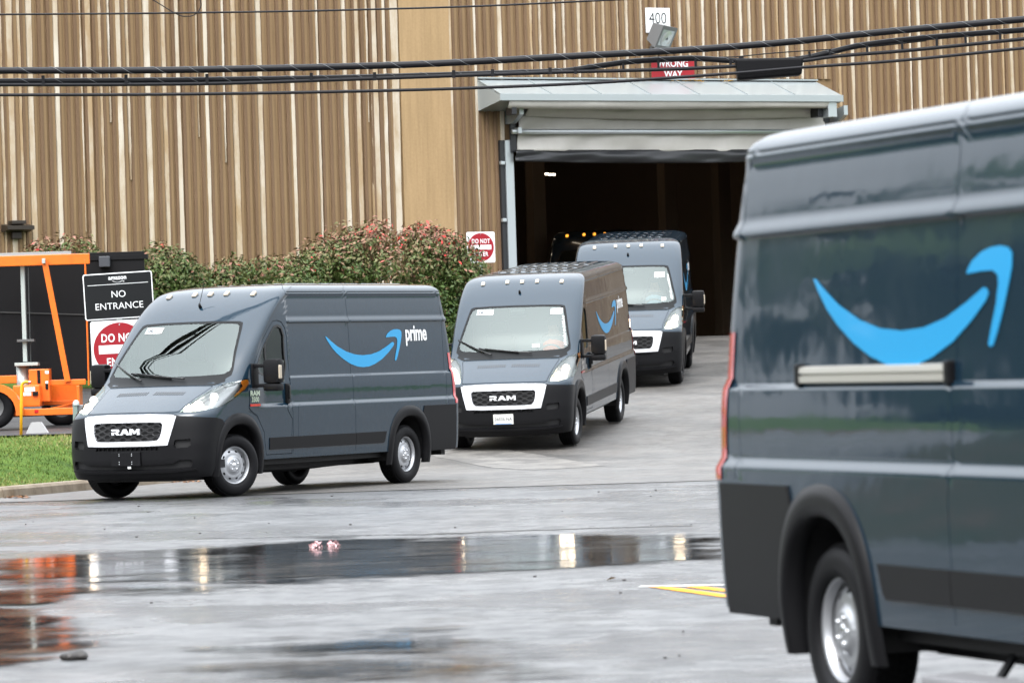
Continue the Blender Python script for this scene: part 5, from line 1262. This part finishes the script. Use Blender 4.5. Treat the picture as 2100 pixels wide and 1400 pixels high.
# ------------------------------------------------------------------ shrubs, grass, litter
def b_leaf(nt, b):
    a = N(nt, 'Attribute', attribute_name='tone'); c = ramp(nt, a.outputs['Fac'], [(0, (.022, .050, .010)), (.35, (.055, .095, .018)), (.55, (.105, .115, .038)), (.75, (.21, .115, .07)), (.93, (.30, .125, .095)), (1, (.55, .04, .035))]); L(nt, c, b.inputs['Base Color'])
    b.inputs['Subsurface Weight'].default_value = 0
M_LEAF = mat('shrub_leaf', rough=.5, spec=.3, build=b_leaf); M_STEM = mat('shrub_stem', (.05, .035, .025), .9)
def leaves(name, C, Nrm, size, tone, m, parent, seed):
    rs = np.random.RandomState(seed); n = len(C)
    d = Nrm + rs.normal(0, .55, (n, 3)); d[:, 2] += .25; d /= np.linalg.norm(d, axis=1, keepdims=True)
    t = np.cross(d, rs.normal(0, 1, (n, 3))); t /= np.linalg.norm(t, axis=1, keepdims=True); b = np.cross(d, t)
    s_ = size[:, None]
    P = np.stack([C - t * s_, C - b * s_ * .42 + d * s_ * .10, C + t * s_ - d * s_ * .25, C + b * s_ * .42 + d * s_ * .10], 1).reshape(-1, 3)
    me = bpy.data.meshes.new(name); me.vertices.add(4 * n); me.vertices.foreach_set('co', P.astype(np.float32).ravel())
    me.loops.add(4 * n); me.loops.foreach_set('vertex_index', np.arange(4 * n, dtype=np.int32)); me.polygons.add(n); me.polygons.foreach_set('loop_start', np.arange(0, 4 * n, 4, dtype=np.int32))
    try: me.polygons.foreach_set('loop_total', np.full(n, 4, np.int32))
    except Exception: pass
    me.update(); me.validate()
    at_ = me.attributes.new('tone', 'FLOAT', 'POINT'); at_.data.foreach_set('value', np.repeat(tone, 4).astype(np.float32))
    me.materials.append(m); o = bpy.data.objects.new(name, me); COL.objects.link(o); o.parent = parent; return o
def shrub(px_c, top_px, halfw_px, Y, label, n, seed, pink, name='shrub', gz=None):
    rs = np.random.RandomState(seed); pc = at(px_c, top_px, Y); s_ = FPX / Y; gz = float(left_z(Y)) if gz is None else gz
    root = empty(name, (pc.x, Y, gz)); H = pc.z - gz; Wd = halfw_px / s_
    # clumps over a dome
    k = int(40 + Wd * 38); th = rs.uniform(0, 2 * math.pi, k); ct = rs.uniform(-.35, 1, k); rr = (1 - np.clip(ct, -1, 1) ** 2) ** .36; ct = np.sign(ct) * np.abs(ct) ** .65
    cx = np.sign(np.cos(th)) * np.abs(np.cos(th)) ** .6 * rr * (Wd - .35); cy = np.sin(th) * rr * min(Wd, 1.5) * .7; cz = H * .48 + ct * (H * .52 - .28); cr = rs.uniform(.22, .44, k) * (.8 + .2 * min(1.3, Wd))
    ci = rs.randint(0, k, n); u = rs.normal(0, 1, (n, 3)); u /= np.linalg.norm(u, axis=1, keepdims=True); rad = cr[ci] * np.clip(rs.normal(.92, .14, n), .2, 1.22)
    C = np.stack([cx[ci], cy[ci], cz[ci]], 1) + u * rad[:, None]; C[:, 2] = np.clip(C[:, 2], .02, None)
    hgt = C[:, 2] / H; outer = np.clip((rad / cr[ci] - .7) / .4, 0, 1); patch = np.sin(C[:, 0] * 2.1 + seed) * .5 + np.sin(C[:, 0] * 5.3 + C[:, 2] * 3 + 1) * .3
    tone = .26 + rs.normal(0, .14, n) + pink * (np.clip((hgt - .45) / .5, 0, 1) ** 1.2) * .52 * (.55 + .45 * outer) + .10 * patch * pink + (rs.random_sample(n) < .012 * pink) * .5
    # a few reddish clumps
    rc = rs.random_sample(k) < .03 * pink; tone += rc[ci] * .25 * outer
    leaves('foliage', C, u, rs.uniform(.022, .062, n), np.clip(tone, 0, 1), M_LEAF, root, seed)
    st = MB()
    for _ in range(9):
        t = rs.uniform(0, 2 * math.pi); e = Vector((math.cos(t) * Wd * .6, math.sin(t) * .5, H * rs.uniform(.6, .85))); st.tube([(math.cos(t) * .1, math.sin(t) * .1, -.05), e * .5 + Vector((0, 0, .1)), e], [.03, .02, .008], 5)
    st.build('stem', M_STEM, root, True)
    tag(root, label, 'shrub', 'shrubs along the warehouse wall'); return root
shrub(795, 466, 205, 79.5, 'tall rounded shrub with pink-tinged top beside the small do not enter sign', 44000, 1, 1.0)
shrub(545, 526, 150, 78.5, 'mid-height green shrub behind the turning van, left of the tallest shrub', 27000, 2, .6)
shrub(345, 506, 88, 76.5, 'dense green shrub with brownish tips behind the no entrance sign', 20000, 3, .55)
shrub(130, 492, 115, 79.0, 'low brownish shrub whose top shows above the black message board', 12000, 4, .9)
# grass on the bank
rs = np.random.RandomState(6); n = 42000; gx = rs.uniform(-13.5, -4.2, n); gy = rs.uniform(53.2, 62.25, n); ok = gx < np.interp(gy, [52.8, 53.4, 54.0, 55.0, 57.5, 60, 62.5], [-30, -9.2, -7.5, -6.45, -5.6, -4.75, -4.0]) - .17
gx, gy = gx[ok], gy[ok]; n = len(gx); b_ = sstep(0, 1.8, edge_x(gy) - gx); z0 = drive_z(gx, gy) + .12; gzv = z0 * (1 - b_) + np.maximum(left_z(gy), z0 + .05 * b_) * b_
hh = rs.uniform(.015, .05, n); an = rs.uniform(0, 2 * math.pi, n); wd_ = rs.uniform(.006, .011, n); lx, ly = rs.normal(0, .022, n), rs.normal(0, .022, n)
P = np.stack([np.stack([gx - np.cos(an) * wd_, gy - np.sin(an) * wd_, gzv - .01], 1), np.stack([gx + np.cos(an) * wd_, gy + np.sin(an) * wd_, gzv - .01], 1), np.stack([gx + lx, gy + ly, gzv + hh], 1)], 1).reshape(-1, 3)
me = bpy.data.meshes.new('grass'); me.from_pydata(P.tolist(), [], [(3 * i, 3 * i + 1, 3 * i + 2) for i in range(n)]); me.materials.append(M_GRASS)
tone = np.clip(.58 + .3 * np.sin(gx * 1.3) * np.sin(gy * 1.1) + rs.normal(0, .17, n), 0, 1); a_ = me.attributes.new('tone', 'FLOAT', 'POINT'); a_.data.foreach_set('value', np.repeat(tone, 3).astype(np.float32))
go = bpy.data.objects.new('grass', me); COL.objects.link(go); tag(go, 'wet green grass on the bank at the left kerb', 'grass', kind='stuff')
# fallen leaves
def litter(name, P, m, label, cat, size, seed):
    rs = np.random.RandomState(seed); vs = []; fs = []
    for i, (x, y, z) in enumerate(P):
        t = rs.uniform(0, 6.3); c, s_ = math.cos(t), math.sin(t); L_ = size * rs.uniform(.7, 1.3); w_ = L_ * .5; b = len(vs)
        for u, v, h in ((-L_, 0, .0), (0, -w_, .012), (L_, 0, .004), (0, w_, .018)): vs.append((x + u * c - v * s_, y + u * s_ + v * c, z + h + .004))
        fs.append((b, b + 1, b + 2, b + 3))
    o = obj(name, vs, fs, m); return tag(o, label, cat, kind='stuff')
rs = np.random.RandomState(11); P = []
for px, py in [(x, y) for x, y in zip(rs.uniform(330, 410, 46), rs.uniform(983, 990, 46))] + [(x, y) for x, y in zip(rs.uniform(5, 60, 24), rs.uniform(1016, 1022, 24))]:
    p = on(px, py, drive_z); P.append((p.x, p.y, p.z))
litter('fallen_leaves', P, mat('brown_leaf', (.22, .10, .04), .7), 'scattered brown leaves lying along the foot of the kerb', 'leaves', .05, 1)
P = []
for x, sp in ((1265, 22), (1300, 30), (1395, 45), (1420, 30), (1480, 20)):
    for _ in range(16):
        lx_, _z = wl(x + rs.normal(0, sp * .4), 160); d = abs(rs.normal(0, .12)); q = W0 + _wd * lx_ + _wn * (.05 + d); P.append((q.x, q.y, zb_ + .012 - d * .26))
litter('yellow_leaves', P, mat('yellow_leaf', (.62, .32, .03), .6), 'yellow leaves gathered on the canopy along the wall', 'leaves', .045, 2)
p = on(1254, 1190, zero); o = obj('fallen_leaf', [(p.x - .035, p.y, p.z + .006), (p.x, p.y - .03, p.z + .03), (p.x + .035, p.y, p.z + .02), (p.x, p.y + .03, p.z + .012)], [(0, 1, 2, 3)], mat('yellow_leaf', (.62, .32, .03), .6)); tag(o, 'single yellow leaf lying on the wet road', 'leaf')
rs = np.random.RandomState(3)
for (px, py, lab) in ((648, 1124, 'crumpled pink blossom in the puddle, left of the two'), (684, 1121, 'crumpled pink blossom in the puddle, right of the two')):
    p = on(px, py, zero); C = []; U = []
    for _ in range(70):
        u = rs.normal(0, 1, 3); u /= np.linalg.norm(u); u[2] = abs(u[2]); C.append(u * rs.uniform(.02, .055)); U.append(u)
    o = empty('pink_blossom', (p.x, p.y, p.z + .01)); tag(o, lab, 'blossom', 'pink blossoms in the puddle')
    leaves('petals', np.array(C) * np.array([1.1, 1, 1.0]), np.array(U), np.full(70, .024), np.zeros(70), mat('pink_petal', (.62, .40, .41), .6), o, 3)
p = on(155, 1352, zero); bm = bmesh.new(); bmesh.ops.create_icosphere(bm, subdivisions=3, radius=.06)
for v in bm.verts: v.co = Vector((v.co.x * 1.3, v.co.y, v.co.z * .55)) * (1 + .18 * math.sin(v.co.x * 70) * math.cos(v.co.y * 60))
me = bpy.data.meshes.new('stone'); bm.to_mesh(me); bm.free(); me.materials.append(mat('dark_stone', (.03, .027, .025), .5)); o = bpy.data.objects.new('stone', me); COL.objects.link(o); o.location = (p.x, p.y, p.z + .02); tag(o, 'dark stone lying in the puddle at the lower left', 'stone')
# pebbles of grit on the road
P = []
for _ in range(60): P.append((rs.uniform(-6, 6), rs.uniform(20, 52), 0))
m_ = MB()
for x, y, z in P: r_ = rs.uniform(.004, .012); m_.box((x, y, r_ * .4 + float(road_z(x, y))), (r_ * 2, r_ * 1.6, r_), Matrix.Rotation(rs.uniform(0, 3), 3, 'Z'))
tag(m_.build('road_grit', mat('dark_stone', (.03, .027, .025), .5)), 'loose grit scattered over the wet road', 'grit', kind='stuff')
# woods across the road behind the viewer, seen only as reflections
rs = np.random.RandomState(21); C = []; U = []; m_ = MB()
for k in range(70):
    t = R(24) - R(274) * (k + rs.uniform(-.3, .3)) / 70; rr = rs.uniform(36, 54) if k < 38 else rs.uniform(30, 44); x, y = rr * math.cos(t), rr * math.sin(t) - 4
    h = rs.uniform(4.5, 8.5); wv = rs.uniform(2.8, 4.8); nn = 520
    u = rs.normal(0, 1, (nn, 3)); u /= np.linalg.norm(u, axis=1, keepdims=True); q = u * rs.uniform(.5, 1.05, (nn, 1)) * np.array([wv, wv, h * .48]) + np.array([x, y, h * .54]); q[:, 2] = np.clip(q[:, 2], .1, None); C.append(q); U.append(u)
    m_.tube([(x, y, -.1), (x + .1, y, h * .5), (x, y, h * .8)], [.22, .15, .05], 6)
C = np.concatenate(C); U = np.concatenate(U); n = len(C)
wo_ = leaves('woods', C, U, rs.uniform(.4, .95, n), np.clip(rs.normal(.22, .12, n), 0, .5), M_LEAF, None, 9); tag(wo_, 'dark wood across the road mirrored in the van sides', 'wood', kind='stuff')
